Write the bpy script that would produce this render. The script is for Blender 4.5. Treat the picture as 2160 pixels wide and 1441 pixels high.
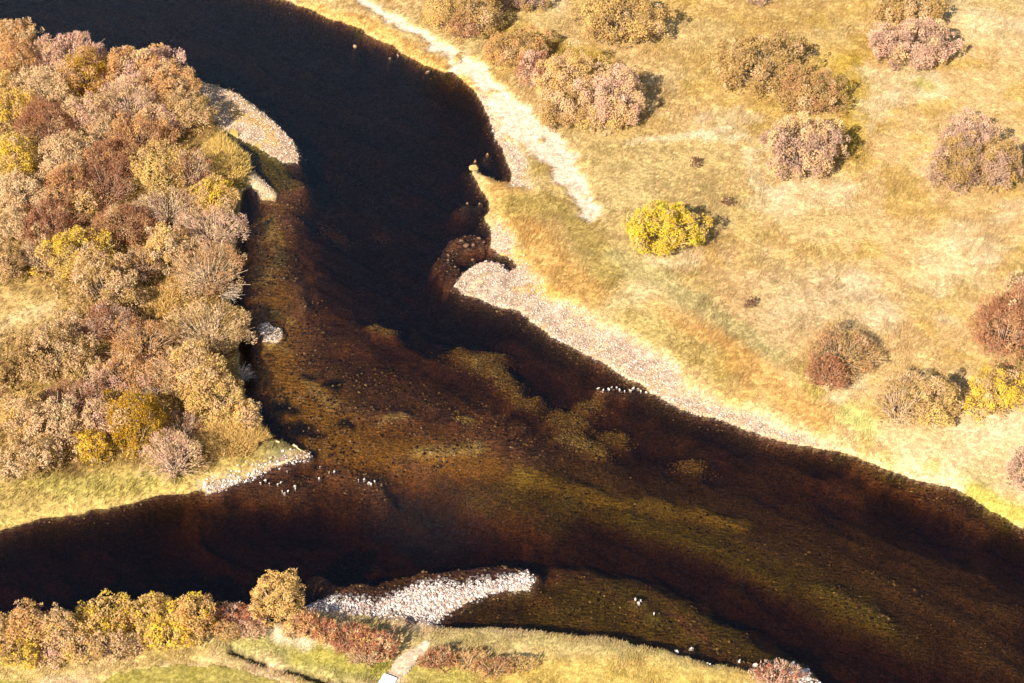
import bpy, math
import numpy as np

for o in list(bpy.data.objects):
    bpy.data.objects.remove(o)
SC = bpy.context.scene
COL = SC.collection
R = math.radians

# ------------------------------------------------------------------ camera
DEP = R(45.0)                 # how far the camera looks down
CAM_H = 105.0
FPX = 3704.0                  # focal length in pixels of the 2160 x 1441 photograph
cam_d = bpy.data.cameras.new('camera')
cam = bpy.data.objects.new('camera', cam_d)
COL.objects.link(cam)
cam.location = (0, -CAM_H / math.tan(DEP), CAM_H)
cam.rotation_euler = (math.pi / 2 - DEP, 0, 0)
cam_d.sensor_width = 36.0
cam_d.lens = 36.0 * FPX / 2160.0
cam_d.clip_start = 1.0
cam_d.clip_end = 6000.0
SC.camera = cam

# ------------------------------------------------------------------ sky and sun
SUN_EL = R(38.0)
SHADOW_AZ = R(35.0)           # shadows fall this far to the right of straight ahead
w = bpy.data.worlds.new('World')
SC.world = w
w.use_nodes = True
nt = w.node_tree
nt.nodes.clear()
out = nt.nodes.new('ShaderNodeOutputWorld')
bg = nt.nodes.new('ShaderNodeBackground')
sky = nt.nodes.new('ShaderNodeTexSky')
sky.sky_type = 'NISHITA'
sky.sun_disc = False
sky.sun_elevation = SUN_EL
sky.sun_rotation = R(180.0) + SHADOW_AZ
bg.inputs['Strength'].default_value = 0.08
nt.links.new(sky.outputs[0], bg.inputs[0])
nt.links.new(bg.outputs[0], out.inputs[0])

sun_d = bpy.data.lights.new('sun', 'SUN')
sun_d.energy = 4.6
sun_d.angle = R(0.5)
sun_d.color = (1.0, 0.93, 0.80)
sun = bpy.data.objects.new('sun', sun_d)
COL.objects.link(sun)
sun.rotation_euler = (math.pi / 2 - SUN_EL, 0, -SHADOW_AZ)   # light travels to +Y turned right
sun.location = (-60, -80, 90)

SC.view_settings.view_transform = 'Standard'
SC.view_settings.look = 'None'
SC.view_settings.gamma = 1.0
SC.view_settings.use_curve_mapping = False
SC.view_settings.exposure = 1.3
SC.render.engine = 'CYCLES'
SC.cycles.max_bounces = 5
SC.cycles.diffuse_bounces = 2
SC.cycles.glossy_bounces = 2
SC.cycles.transmission_bounces = 3
SC.cycles.transparent_max_bounces = 6
SC.cycles.volume_bounces = 0

# ------------------------------------------------------------------ helpers
CT, ST = math.cos(math.pi / 2 - DEP), math.sin(math.pi / 2 - DEP)
CAM = np.array([0.0, -CAM_H / math.tan(DEP), CAM_H])


def P(u, v, z=0.0):
    """the point at height z which the photograph shows at pixel (u, v)"""
    a, b = (u - 1080.0) / FPX, -(v - 720.5) / FPX
    d = np.array([a, b * CT + ST, b * ST - CT])
    t = (z - CAM[2]) / d[2]
    return CAM + d * t


def poly(pts, z=0.0):
    return np.array([P(u, v, z)[:2] for u, v in pts])


def pxm(u, v, z=0.0):
    """pixels per metre across the view at that point"""
    p = P(u, v, z) - CAM
    return FPX / (p[1] * ST - p[2] * CT)


rng = np.random.default_rng(7)
_T = np.random.default_rng(11).random((256, 256))


def vnoise(x, y, s, seed=0):
    x = np.asarray(x) / s + 37.7 * seed + 1000.0
    y = np.asarray(y) / s + 91.3 * seed + 1000.0
    xi, yi = np.floor(x).astype(int), np.floor(y).astype(int)
    fx, fy = x - xi, y - yi
    fx = fx * fx * (3 - 2 * fx)
    fy = fy * fy * (3 - 2 * fy)
    x0, x1, y0, y1 = xi % 256, (xi + 1) % 256, yi % 256, (yi + 1) % 256
    return ((_T[x0, y0] * (1 - fx) + _T[x1, y0] * fx) * (1 - fy)
            + (_T[x0, y1] * (1 - fx) + _T[x1, y1] * fx) * fy)


def fbm(x, y, s, seed=0, n=4):
    v, a, t = 0.0, 1.0, 0.0
    for i in range(n):
        v = v + a * vnoise(x, y, s / 2 ** i, seed + 3 * i)
        t += a
        a *= 0.55
    return v / t


def smooth(a, b, x):
    t = np.clip((x - a) / (b - a), 0, 1)
    return t * t * (3 - 2 * t)


def seg_dist(X, Y, pts, closed):
    n = len(pts)
    best = np.full(X.shape, 1e9)
    for i in range(n if closed else n - 1):
        a, b = pts[i], pts[(i + 1) % n]
        ab = b - a
        L = max(ab @ ab, 1e-9)
        t = np.clip(((X - a[0]) * ab[0] + (Y - a[1]) * ab[1]) / L, 0, 1)
        dx, dy = X - (a[0] + ab[0] * t), Y - (a[1] + ab[1] * t)
        np.minimum(best, dx * dx + dy * dy, out=best)
    return np.sqrt(best)


def inside(X, Y, pts):
    c = np.zeros(X.shape, bool)
    n = len(pts)
    for i in range(n):
        (x1, y1), (x2, y2) = pts[i], pts[(i + 1) % n]
        if y1 == y2:
            continue
        c ^= ((y1 > Y) != (y2 > Y)) & (X < (x2 - x1) * (Y - y1) / (y2 - y1) + x1)
    return c


def sdf(X, Y, pts):
    """positive inside; evaluated only near the polygon"""
    lo, hi = pts.min(0) - 6, pts.max(0) + 6
    m = (X > lo[0]) & (X < hi[0]) & (Y > lo[1]) & (Y < hi[1])
    out_ = np.full(X.shape, -6.0)
    if m.any():
        x, y = X[m], Y[m]
        d = seg_dist(x, y, pts, True)
        out_[m] = np.where(inside(x, y, pts), d, -d)
    return out_


def stroke(X, Y, pts, r):
    """1 on the line, 0 at distance r"""
    lo, hi = pts.min(0) - r, pts.max(0) + r
    m = (X > lo[0]) & (X < hi[0]) & (Y > lo[1]) & (Y < hi[1])
    out_ = np.zeros(X.shape)
    if m.any():
        out_[m] = 1 - smooth(0.25 * r, r, seg_dist(X[m], Y[m], pts, False))
    return out_


def lin(r, g, b, k=1.0):
    c = np.array([r, g, b]) / 255.0
    return np.where(c <= 0.04045, c / 12.92, ((c + 0.055) / 1.055) ** 2.4) * k


def tag(o, label=None, cat=None, group=None, kind=None):
    if label:
        o['label'] = label
    if cat:
        o['category'] = cat
    if group:
        o['group'] = group
    if kind:
        o['kind'] = kind
    return o


def mesh_obj(name, verts, faces, mat, parent=None, col=None, smooth_=False, size=None):
    """verts (n,3); faces (m,k) of one size, or a list of tuples"""
    me = bpy.data.meshes.new(name)
    verts = np.asarray(verts, np.float32)
    if isinstance(faces, np.ndarray):
        m, k = faces.shape
        me.vertices.add(len(verts))
        me.vertices.foreach_set('co', verts.ravel())
        me.loops.add(m * k)
        me.loops.foreach_set('vertex_index', faces.astype(np.int32).ravel())
        me.polygons.add(m)
        me.polygons.foreach_set('loop_start', np.arange(0, m * k, k, dtype=np.int32))
        me.polygons.foreach_set('loop_total', np.full(m, k, np.int32))
        me.update(calc_edges=True)
    else:
        me.from_pydata([tuple(v) for v in verts], [], faces)
    if col is not None:
        at = me.attributes.new('tint', 'FLOAT_COLOR', 'POINT')
        c4 = np.ones((len(verts), 4), np.float32)
        c4[:, :3] = col
        at.data.foreach_set('color', c4.ravel())
    if smooth_:
        me.polygons.foreach_set('use_smooth', np.ones(len(me.polygons), bool))
    me.materials.append(mat)
    me.update()
    o = bpy.data.objects.new(name, me)
    COL.objects.link(o)
    if parent:
        o.parent = parent
    return o


# ------------------------------------------------------------------ materials
def new_mat(name):
    m = bpy.data.materials.new(name)
    m.use_nodes = True
    t = m.node_tree
    t.nodes.clear()
    return m, t, t.nodes.new('ShaderNodeOutputMaterial')


def N(t, kind, **kw):
    n = t.nodes.new(kind)
    for k, v in kw.items():
        if hasattr(n, k) and k not in n.inputs:
            setattr(n, k, v)
        else:
            n.inputs[k].default_value = v
    return n


def mat_ground():
    m, t, o = new_mat('ground_cover')
    L = t.links.new
    a = N(t, 'ShaderNodeAttribute', attribute_name='tint')
    geo = N(t, 'ShaderNodeNewGeometry')
    n1 = N(t, 'ShaderNodeTexNoise', Scale=2.3, Detail=6.0, Roughness=0.7)
    n2 = N(t, 'ShaderNodeTexVoronoi', Scale=4.5)
    n3 = N(t, 'ShaderNodeTexNoise', Scale=0.35, Detail=3.0)
    for n in (n1, n2, n3):
        L(geo.outputs['Position'], n.inputs['Vector'])
    r1 = N(t, 'ShaderNodeMapRange')
    r1.inputs['From Min'].default_value = 0.25
    r1.inputs['From Max'].default_value = 0.75
    r1.inputs['To Min'].default_value = 0.68
    r1.inputs['To Max'].default_value = 1.32
    L(n1.outputs['Fac'], r1.inputs['Value'])
    sep = N(t, 'ShaderNodeSeparateColor')
    L(n2.outputs['Color'], sep.inputs[0])
    r2 = N(t, 'ShaderNodeMapRange')
    r2.inputs['To Min'].default_value = 0.72
    r2.inputs['To Max'].default_value = 1.28
    L(sep.outputs[0], r2.inputs['Value'])
    n4 = N(t, 'ShaderNodeTexNoise', Scale=7.5, Detail=2.0, Roughness=0.7)
    L(geo.outputs['Position'], n4.inputs['Vector'])
    r4 = N(t, 'ShaderNodeMapRange')
    r4.inputs['From Min'].default_value = 0.3
    r4.inputs['From Max'].default_value = 0.7
    r4.inputs['To Min'].default_value = 0.3
    r4.inputs['To Max'].default_value = 1.75
    L(n4.outputs['Fac'], r4.inputs['Value'])
    m0 = N(t, 'ShaderNodeMath', operation='MULTIPLY')
    L(r1.outputs[0], m0.inputs[0])
    L(r2.outputs[0], m0.inputs[1])
    # pebbly grain only on the river bed, turf is smoother
    sx = N(t, 'ShaderNodeSeparateXYZ')
    L(geo.outputs['Position'], sx.inputs[0])
    wet = N(t, 'ShaderNodeMapRange')
    wet.inputs['From Min'].default_value = 0.15
    wet.inputs['From Max'].default_value = -0.05
    wet.inputs['To Min'].default_value = 0.3
    wet.inputs['To Max'].default_value = 1.0
    L(sx.outputs['Z'], wet.inputs['Value'])
    gm = N(t, 'ShaderNodeMix', data_type='FLOAT')
    gm.inputs[2].default_value = 1.0
    L(wet.outputs[0], gm.inputs[0])
    L(r4.outputs[0], gm.inputs[3])
    mu = N(t, 'ShaderNodeMath', operation='MULTIPLY')
    L(m0.outputs[0], mu.inputs[0])
    L(gm.outputs[0], mu.inputs[1])
    vm = N(t, 'ShaderNodeVectorMath', operation='SCALE')
    L(a.outputs['Color'], vm.inputs[0])
    L(mu.outputs[0], vm.inputs['Scale'])
    b = N(t, 'ShaderNodeBump', Strength=0.7, Distance=0.12)
    L(n1.outputs['Fac'], b.inputs['Height'])
    d = N(t, 'ShaderNodeBsdfDiffuse')
    L(vm.outputs[0], d.inputs['Color'])
    L(b.outputs[0], d.inputs['Normal'])
    L(d.outputs[0], o.inputs['Surface'])
    return m


def mat_tint(name, translucent=0.0, rough=0.8, noise=0.0):
    """a plain surface that takes its own colour from the pieces' tint"""
    m, t, o = new_mat(name)
    L = t.links.new
    a = N(t, 'ShaderNodeAttribute', attribute_name='tint')
    c = a.outputs['Color']
    if noise:
        geo = N(t, 'ShaderNodeNewGeometry')
        n1 = N(t, 'ShaderNodeTexNoise', Scale=9.0, Detail=4.0)
        L(geo.outputs['Position'], n1.inputs['Vector'])
        r1 = N(t, 'ShaderNodeMapRange')
        r1.inputs['From Min'].default_value = 0.3
        r1.inputs['From Max'].default_value = 0.7
        r1.inputs['To Min'].default_value = 1 - noise
        r1.inputs['To Max'].default_value = 1 + noise
        L(n1.outputs['Fac'], r1.inputs['Value'])
        vm = N(t, 'ShaderNodeVectorMath', operation='SCALE')
        L(c, vm.inputs[0])
        L(r1.outputs[0], vm.inputs['Scale'])
        c = vm.outputs[0]
    d = N(t, 'ShaderNodeBsdfDiffuse', Roughness=rough)
    L(c, d.inputs['Color'])
    s = d.outputs[0]
    if translucent:
        tr = N(t, 'ShaderNodeBsdfTranslucent')
        L(c, tr.inputs['Color'])
        mx = N(t, 'ShaderNodeMixShader', Fac=translucent)
        L(s, mx.inputs[1])
        L(tr.outputs[0], mx.inputs[2])
        s = mx.outputs[0]
    L(s, o.inputs['Surface'])
    return m


def mat_noise(name, c1, c2, scale, rough=0.8, bump=0.3, stretch=(1, 1, 1)):
    m, t, o = new_mat(name)
    L = t.links.new
    tc = N(t, 'ShaderNodeTexCoord')
    mp = N(t, 'ShaderNodeMapping')
    mp.inputs['Scale'].default_value = stretch
    L(tc.outputs['Object'], mp.inputs[0])
    n = N(t, 'ShaderNodeTexNoise', Scale=scale, Detail=6.0, Roughness=0.65)
    L(mp.outputs[0], n.inputs['Vector'])
    r = N(t, 'ShaderNodeValToRGB')
    r.color_ramp.elements[0].position = 0.32
    r.color_ramp.elements[1].position = 0.68
    r.color_ramp.elements[0].color = (*c1, 1)
    r.color_ramp.elements[1].color = (*c2, 1)
    L(n.outputs['Fac'], r.inputs[0])
    b = N(t, 'ShaderNodeBump', Strength=bump, Distance=0.03)
    L(n.outputs['Fac'], b.inputs['Height'])
    p = N(t, 'ShaderNodeBsdfPrincipled', Roughness=rough)
    L(r.outputs[0], p.inputs['Base Color'])
    L(b.outputs[0], p.inputs['Normal'])
    L(p.outputs[0], o.inputs['Surface'])
    return m


def mat_water():
    m, t, o = new_mat('river_water')
    L = t.links.new
    geo = N(t, 'ShaderNodeNewGeometry')
    mp = N(t, 'ShaderNodeMapping')
    mp.inputs['Rotation'].default_value = (0, 0, R(30))
    mp.inputs['Scale'].default_value = (0.55, 1.5, 1.0)
    L(geo.outputs['Position'], mp.inputs[0])
    n1 = N(t, 'ShaderNodeTexNoise', Scale=3.4, Detail=5.0, Roughness=0.65, Distortion=0.6)
    L(mp.outputs[0], n1.inputs['Vector'])
    # rougher water on the riffle where the two arms meet
    rp = P(915, 1065)
    ds = N(t, 'ShaderNodeVectorMath', operation='DISTANCE')
    ds.inputs[1].default_value = (rp[0], rp[1], 0)
    L(geo.outputs['Position'], ds.inputs[0])
    rf = N(t, 'ShaderNodeMapRange', interpolation_type='SMOOTHSTEP')
    rf.inputs['From Min'].default_value = 1.0
    rf.inputs['From Max'].default_value = 7.0
    rf.inputs['To Min'].default_value = 0.42
    rf.inputs['To Max'].default_value = 0.13
    L(ds.outputs['Value'], rf.inputs['Value'])
    b = N(t, 'ShaderNodeBump', Distance=0.12)
    b.inputs['Strength'].default_value = 0.45
    L(rf.outputs[0], b.inputs['Distance'])
    L(n1.outputs['Fac'], b.inputs['Height'])
    fr = N(t, 'ShaderNodeFresnel', IOR=1.333)
    L(b.outputs[0], fr.inputs['Normal'])
    tr = N(t, 'ShaderNodeBsdfTransparent')
    gl = N(t, 'ShaderNodeBsdfGlossy', Roughness=0.08)
    L(b.outputs[0], gl.inputs['Normal'])
    mx = N(t, 'ShaderNodeMixShader')
    L(fr.outputs[0], mx.inputs[0])
    L(tr.outputs[0], mx.inputs[1])
    L(gl.outputs[0], mx.inputs[2])
    L(mx.outputs[0], o.inputs['Surface'])
    va = N(t, 'ShaderNodeVolumeAbsorption', Density=WATER_D)
    va.inputs['Color'].default_value = (*WATER_C, 1)
    L(va.outputs[0], o.inputs['Volume'])
    return m


WATER_D = 0.95
WATER_C = (0.66, 0.52, 0.10)
M_GROUND = mat_ground()
M_WATER = mat_water()
M_LEAF = mat_tint('autumn_leaves', translucent=0.42)
M_GRASS = mat_tint('dry_grass', translucent=0.3)
M_BARK = mat_tint('willow_bark', noise=0.2)
M_STONE = mat_tint('river_stone', noise=0.25)
M_LOG = mat_noise('bleached_driftwood', lin(150, 120, 85), lin(225, 195, 150), 6, stretch=(1, 6, 6))
M_DARKLOG = mat_noise('wet_dark_wood', lin(38, 28, 26), lin(70, 52, 44), 6, stretch=(1, 6, 6))
M_DECK = mat_noise('bleached_deck_boards', lin(205, 200, 196), lin(238, 233, 228), 5, stretch=(0.6, 5, 5), bump=0.15)
M_BEAM = mat_noise('weathered_beam', lin(120, 105, 90), lin(165, 150, 130), 5)

# ------------------------------------------------------------------ where land and water lie (traced outlines, water level z = 0)
NORTH_BANK = [(-700, -260), (-200, -150), (200, -95), (450, -45), (600, 0), (627, 10), (653, 18), (683, 33), (707, 43), (720, 47),
    (753, 58), (787, 80), (827, 97), (840, 107), (870, 123), (907, 143), (933, 153), (953, 153), (973, 167),
    (1000, 190), (1017, 217), (1030, 247), (1040, 277), (1053, 303), (1067, 340), (1082, 370), (1073, 383),
    (1053, 383), (1033, 373), (1010, 366), (996, 352), (992, 362), (1003, 380), (1017, 403), (1027, 423), (1030, 440),
    (1020, 457), (1033, 477), (1036, 500), (1034, 523), (1050, 536), (1070, 543), (1090, 563), (1073, 572),
    (1048, 556), (1020, 552), (997, 563), (973, 580), (956, 604), (973, 623), (997, 630), (1027, 637), (1053, 652),
    (1087, 657), (1110, 667), (1120, 680), (1150, 700), (1163, 710), (1193, 723), (1220, 740), (1253, 757),
    (1287, 773), (1313, 793), (1347, 810), (1367, 833), (1403, 847), (1440, 867), (1500, 883), (1540, 900),
    (1600, 920), (1673, 940), (1740, 950), (1793, 960), (1823, 973), (1857, 985), (1890, 997), (1940, 1017),
    (1990, 1027), (2023, 1038), (2063, 1060), (2093, 1083), (2127, 1103), (2159, 1120), (2300, 1180), (2700, 1330), (3400, 1500)]
ISLAND = [(-900, -90), (-400, -40), (-120, 5), (0, 43), (43, 60), (70, 80), (83, 95), (150, 92), (200, 98), (233, 112), (283, 124),
    (333, 142), (370, 157), (403, 168), (423, 173), (467, 183), (500, 197), (533, 220), (563, 247), (593, 270),
    (617, 300), (633, 327), (630, 345), (593, 342), (567, 327), (520, 300), (483, 279), (468, 272), (480, 292), (493, 310),
    (520, 332), (528, 350), (534, 360), (560, 380), (588, 410), (582, 424), (548, 424), (528, 394), (512, 405), (508, 430),
    (500, 467), (505, 500), (490, 547), (492, 590), (488, 633), (505, 687), (500, 733), (512, 800), (516, 830), (537, 880),
    (553, 908), (566, 925), (617, 937), (650, 950), (656, 962), (634, 968), (600, 980), (574, 993), (551, 1000), (517, 1013),
    (484, 1030), (444, 1042), (417, 1037), (367, 1047), (334, 1048), (284, 1060), (234, 1073), (187, 1078),
    (167, 1085), (100, 1094), (33, 1107), (0, 1120), (-200, 1165), (-700, 1260)]
SOUTH_BANK = [(-900, 1370), (-300, 1330), (0, 1322), (150, 1318), (300, 1318), (420, 1316), (500, 1310), (600, 1312), (636, 1296), (651, 1277),
    (684, 1268), (718, 1270), (750, 1270), (787, 1279), (830, 1266), (853, 1256), (894, 1240), (934, 1237), (967, 1246), (1004, 1236),
    (1054, 1226), (1085, 1220), (1117, 1217), (1126, 1224), (1114, 1244), (1054, 1247), (1014, 1257), (980, 1270),
    (947, 1290), (914, 1310), (937, 1321), (987, 1325), (1054, 1328), (1137, 1330), (1187, 1338), (1254, 1346),
    (1320, 1355), (1387, 1368), (1440, 1379), (1473, 1390), (1507, 1400), (1540, 1407), (1573, 1414), (1600, 1422), (1650, 1405), (1690, 1415),
    (1713, 1436), (1800, 1490), (2000, 1640), (2400, 1850)]
ISLET = [(547, 687), (560, 681), (578, 689), (592, 699), (594, 718), (574, 723), (557, 719), (549, 706)]

far = lambda *p: np.array(p, float)
L_NORTH = np.vstack([poly(NORTH_BANK), far((1500, -30), (1500, 1500), (-1500, 1500), (-1500, 130))])
L_ISLE = np.vstack([poly(ISLAND), far((-1500, -20), (-1500, 90))])
L_SOUTH = np.vstack([poly(SOUTH_BANK), far((60, -1500), (-1500, -1500), (-1500, -45))])
L_ISLET = poly(ISLET)

ROCKS = [(749, 98), (840, 116), (822, 122), (902, 151), (1002, 340), (1000, 356), (1028, 326), (985, 428), (1012, 430),
    (972, 508), (984, 518), (998, 518), (1009, 502), (1020, 511), (955, 529), (945, 538), (946, 549), (998, 547), (960, 562),
    (1340, 1264), (1348, 1271), (1352, 1266), (1380, 1294), (1560, 1394), (1593, 1403), (1458, 1368), (1428, 1373)]
ROW = [(1264 + 9 * k + (k * 7 % 5) - 2, 818 + 4 * math.sin(k * 1.3) + k * 0.5) for k in range(12)]
TIPROCKS = [(595, 1036), (600, 1040), (607, 1036), (623, 1030), (622, 1026), (586, 1021), (592, 1017), (560, 1013), (534, 1013), (606, 994), (590, 989), (675, 984),
    (694, 996), (705, 995), (673, 1009), (768, 1011), (778, 1018), (783, 1021), (790, 1014), (756, 1012), (568, 1020), (549, 1018)]
ROCKS += ROW + TIPROCKS

# gravel
G_POINT = poly([(1035, 470), (1068, 500), (1098, 545), (1125, 590), (1175, 640), (1250, 680), (1340, 728), (1415, 772), (1430, 800), (1450, 830), (1560, 875),
    (1760, 945), (1740, 955), (1600, 925), (1440, 872), (1340, 815), (1200, 735), (1100, 668), (990, 636), (945, 606), (985, 560), (1040, 550), (1030, 520)])
G_STRIP = [(760, 0), (850, 55), (950, 112), (1030, 172), (1075, 232), (1125, 290), (1170, 335), (1215, 395), (1248, 455)]
G_SHORE = poly([(1010, 190), (1040, 230), (1070, 290), (1100, 330), (1120, 400), (1085, 395), (1060, 330), (1035, 280)])
G_BAR = poly([(410, 168), (470, 183), (535, 220), (595, 270), (636, 325), (632, 348), (590, 345), (520, 302), (470, 275), (445, 235), (420, 200)])
G_SPIT = poly([(530, 365), (555, 380), (583, 412), (575, 421), (549, 419), (534, 395)])
G_ISLET = poly([(543, 684), (560, 678), (580, 687), (596, 698), (597, 722), (573, 726), (553, 721)])
G_BEACH = poly([(640, 1282), (690, 1262), (720, 1240), (760, 1225), (830, 1238), (900, 1214), (960, 1200), (1060, 1186), (1100, 1196), (1132, 1213), (1120, 1246), (1050, 1250), (980, 1273),
    (920, 1318), (870, 1318), (790, 1310), (720, 1300), (670, 1292)])
G_TIP = poly([(430, 1030), (484, 1018), (530, 1000), (580, 985), (640, 962), (660, 955), (650, 972), (590, 990), (520, 1020), (445, 1046)])
G_COVE = poly([(1440, 1378), (1470, 1372), (1500, 1388), (1500, 1402), (1470, 1392)])
G_COVE2 = poly([(1590, 1400), (1650, 1388), (1700, 1400), (1730, 1441), (1700, 1460), (1650, 1420)])
GRAVELS = [G_POINT, G_SHORE, G_BAR, G_SPIT, G_ISLET, G_BEACH, G_TIP, G_COVE, G_COVE2]

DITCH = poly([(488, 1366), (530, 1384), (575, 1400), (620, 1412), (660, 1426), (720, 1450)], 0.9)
PATH = poly([(905, 1348), (885, 1372), (850, 1398), (836, 1420), (818, 1448), (790, 1490)], 0.9)
LAWN = poly([(205, 1441), (240, 1420), (300, 1405), (380, 1398), (470, 1404), (560, 1424), (625, 1446), (700, 1500), (600, 1600), (200, 1600), (100, 1500)], 0.9)
LAWN2 = poly([(-200, 1430), (0, 1432), (50, 1438), (120, 1452), (150, 1500), (80, 1600), (-200, 1600)], 0.9)

# ------------------------------------------------------------------ the ground sheet
STEP = 0.26
near_y, far_y = P(1080, 1441)[1] - 9, P(1080, 0)[1] + 9
half = P(2160, 0)[0] + 5


def axis(a, b, reach):
    core = np.arange(a, b + STEP, STEP)
    lo, hi, s = [], [], STEP
    x = 0.0
    while x < reach:
        s *= 1.22
        x += s
        lo.append(core[0] - x)
        hi.append(core[-1] + x)
    return np.concatenate([lo[::-1], core, hi])


AX, AY = axis(-half, half, 1350), axis(near_y, far_y, 1350)
GX, GY = np.meshgrid(AX, AY, indexing='ij')
WX = GX + 0.55 * (fbm(GX, GY, 2.6, 1) - 0.5) + 0.25 * (vnoise(GX, GY, 0.55, 4) - 0.5)
WY = GY + 0.55 * (fbm(GX, GY, 2.6, 9) - 0.5) + 0.25 * (vnoise(GX, GY, 0.55, 6) - 0.5)


def big_sdf(pts):
    d = seg_dist(WX, WY, pts, True)
    return np.where(inside(WX, WY, pts), d, -d)


dN, dI, dS = big_sdf(L_NORTH), big_sdf(L_ISLE), big_sdf(L_SOUTH)
dT = sdf(WX, WY, L_ISLET)
SD = np.maximum(np.maximum(dN, dI), np.maximum(dS, dT))

RX, RY = WX + 2.0 * (fbm(GX, GY, 1.6, 27) - 0.5), WY + 2.0 * (fbm(GX, GY, 1.6, 29) - 0.5)
GRAV = np.zeros(GX.shape)
for g in GRAVELS:
    GRAV = np.maximum(GRAV, smooth(-0.9, 0.9, sdf(RX, RY, g)))
GENTLE = np.zeros(GX.shape)
for g in (G_BEACH, G_TIP, G_COVE2):
    GENTLE = np.maximum(GENTLE, smooth(-1.0, 0.0, sdf(WX, WY, g)))
SX, SY = WX + 2.4 * (fbm(GX, GY, 1.8, 73) - 0.5), WY + 2.4 * (fbm(GX, GY, 1.8, 75) - 0.5)
STRIP = np.zeros(GX.shape)
for a, b, r in [(0, 3, 1.1), (2, 5, 1.8), (4, 7, 2.9), (6, 9, 1.8)]:
    STRIP = np.maximum(STRIP, stroke(SX, SY, poly(G_STRIP[a:b], 0.4), r))
STRIP *= smooth(0.3, 0.52, fbm(GX, GY, 1.0, 79) + 0.14 * STRIP)
SANDY = np.maximum(GRAV, STRIP)

# water depth
_a = math.atan2(*(P(1900, 1400) - P(1050, 960))[1::-1])
FX, FY = WX * math.cos(_a) + WY * math.sin(_a), -WX * math.sin(_a) + WY * math.cos(_a)
FLOW = fbm(FX / 6.0, FY, 1.6, 33)
FLOW2 = fbm(FX / 3.0, FY, 0.8, 35)
VX, VY = WX + 1.5 * (fbm(GX, GY, 1.7, 23) - 0.5), WY + 1.5 * (fbm(GX, GY, 1.7, 25) - 0.5)
DEPTH = np.full(GX.shape, 2.9)


def dig_line(pts, r, depth, k=1.0):
    global DEPTH
    m = stroke(VX, VY, poly(pts), r) * k
    DEPTH = DEPTH * (1 - m) + depth * m


def dig_poly(pts, soft, depth, k=1.0):
    global DEPTH
    m = smooth(-soft, soft, sdf(WX + 1.2 * (fbm(GX, GY, 6, 21) - 0.5), WY + 1.2 * (fbm(GX, GY, 6, 22) - 0.5), poly(pts))) * k
    DEPTH = DEPTH * (1 - m) + depth * m


dig_poly([(540, 390), (610, 390), (670, 460), (750, 600), (880, 700), (1000, 750), (1150, 840), (1420, 930), (1700, 1010), (2250, 1230), (2250, 1520), (1980, 1440),
          (1600, 1230), (1250, 1110), (1000, 1040), (760, 1030), (640, 990), (560, 900), (500, 600)], 5.0, 1.05)
dig_line([(1120, 700), (1250, 780), (1400, 880), (1600, 945), (1800, 1000)], 4.2, 1.45)
dig_poly([(560, 440), (605, 450), (635, 600), (760, 770), (1000, 850), (1200, 930), (1150, 1000), (900, 1000), (690, 960), (600, 860), (560, 640)], 3.5, 0.58)
dig_line([(605, 390), (580, 460), (562, 540), (575, 620), (600, 720), (600, 790), (640, 860), (720, 920)], 3.6, 0.40)
dig_line([(600, 380), (570, 480), (560, 560)], 1.6, 0.26)
dig_line([(560, 560), (600, 600), (625, 650)], 2.0, 0.30)
dig_line([(580, 740), (640, 810), (690, 850)], 2.4, 0.30)
dig_line([(670, 930), (780, 945), (880, 950), (1010, 945), (1090, 985)], 2.8, 0.36)
dig_line([(700, 850), (790, 880), (850, 875)], 1.4, 0.34)
dig_line([(870, 950), (940, 945), (1010, 940)], 0.7, 0.16)
dig_line([(810, 878), (862, 874)], 0.6, 0.2)
dig_line([(1095, 998), (1180, 1010), (1280, 1035), (1440, 1066), (1560, 1085)], 1.1, 0.55, 0.5)
dig_line([(1040, 1042), (1150, 1080), (1300, 1110), (1500, 1165), (1700, 1260), (1850, 1320)], 4.2, 0.72, 0.75)
dig_line([(1480, 1150), (1560, 1190), (1640, 1225)], 1.3, 0.5)
dig_line([(1740, 1230), (1800, 1270), (1880, 1310)], 1.5, 0.55)
for (u, v, r, dp) in [(985, 730, 1.9, .34), (1028, 757, 1.7, .36), (1075, 790, 1.5, .36), (1110, 828, 1.4, .34), (1200, 867, 1.7, .36), (1245, 838, 1.0, .4),
                      (1212, 913, 1.2, .34), (1255, 932, 1.2, .36), (1300, 905, 1.3, .5), (810, 679, 1.0, .34), (1460, 965, 1.2, .6), (1050, 735, 1.2, .5)]:
    dig_line([(u - 14, v - 2), (u + 14, v + 3)], r * 1.3, dp + 0.12, 0.65)
dig_poly([(900, 1260), (960, 1190), (1240, 1130), (1420, 1150), (1620, 1240), (2000, 1440), (2050, 1560), (1700, 1560), (1440, 1380), (1100, 1330)], 4.0, 1.35)
dig_poly([(930, 1318), (1010, 1262), (1130, 1250), (1240, 1190), (1380, 1180), (1500, 1230), (1650, 1320), (1800, 1430), (1900, 1520), (1720, 1480), (1580, 1425), (1440, 1375), (1140, 1328)], 3.6, 0.74)
dig_line([(1190, 1230), (1350, 1240), (1500, 1300)], 4.0, 0.62, 0.7)
dig_line([(470, 278), (500, 300), (560, 345), (590, 365)], 1.9, 0.55)
dig_line([(1240, 1120), (1330, 1150), (1480, 1205), (1640, 1285), (1850, 1390), (2050, 1500)], 3.4, 1.9, 0.9)
dig_line([(660, 1215), (780, 1240), (900, 1212)], 1.5, 0.5)
dig_line([(400, 1060), (560, 1030), (680, 1030), (800, 1050)], 2.0, 1.3)
dig_line([(540, 1010), (600, 1030), (700, 1000), (790, 1015)], 2.4, 0.5)
dig_line([(1010, 500), (970, 510), (948, 545), (955, 590)], 2.3, 0.5)
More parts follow.
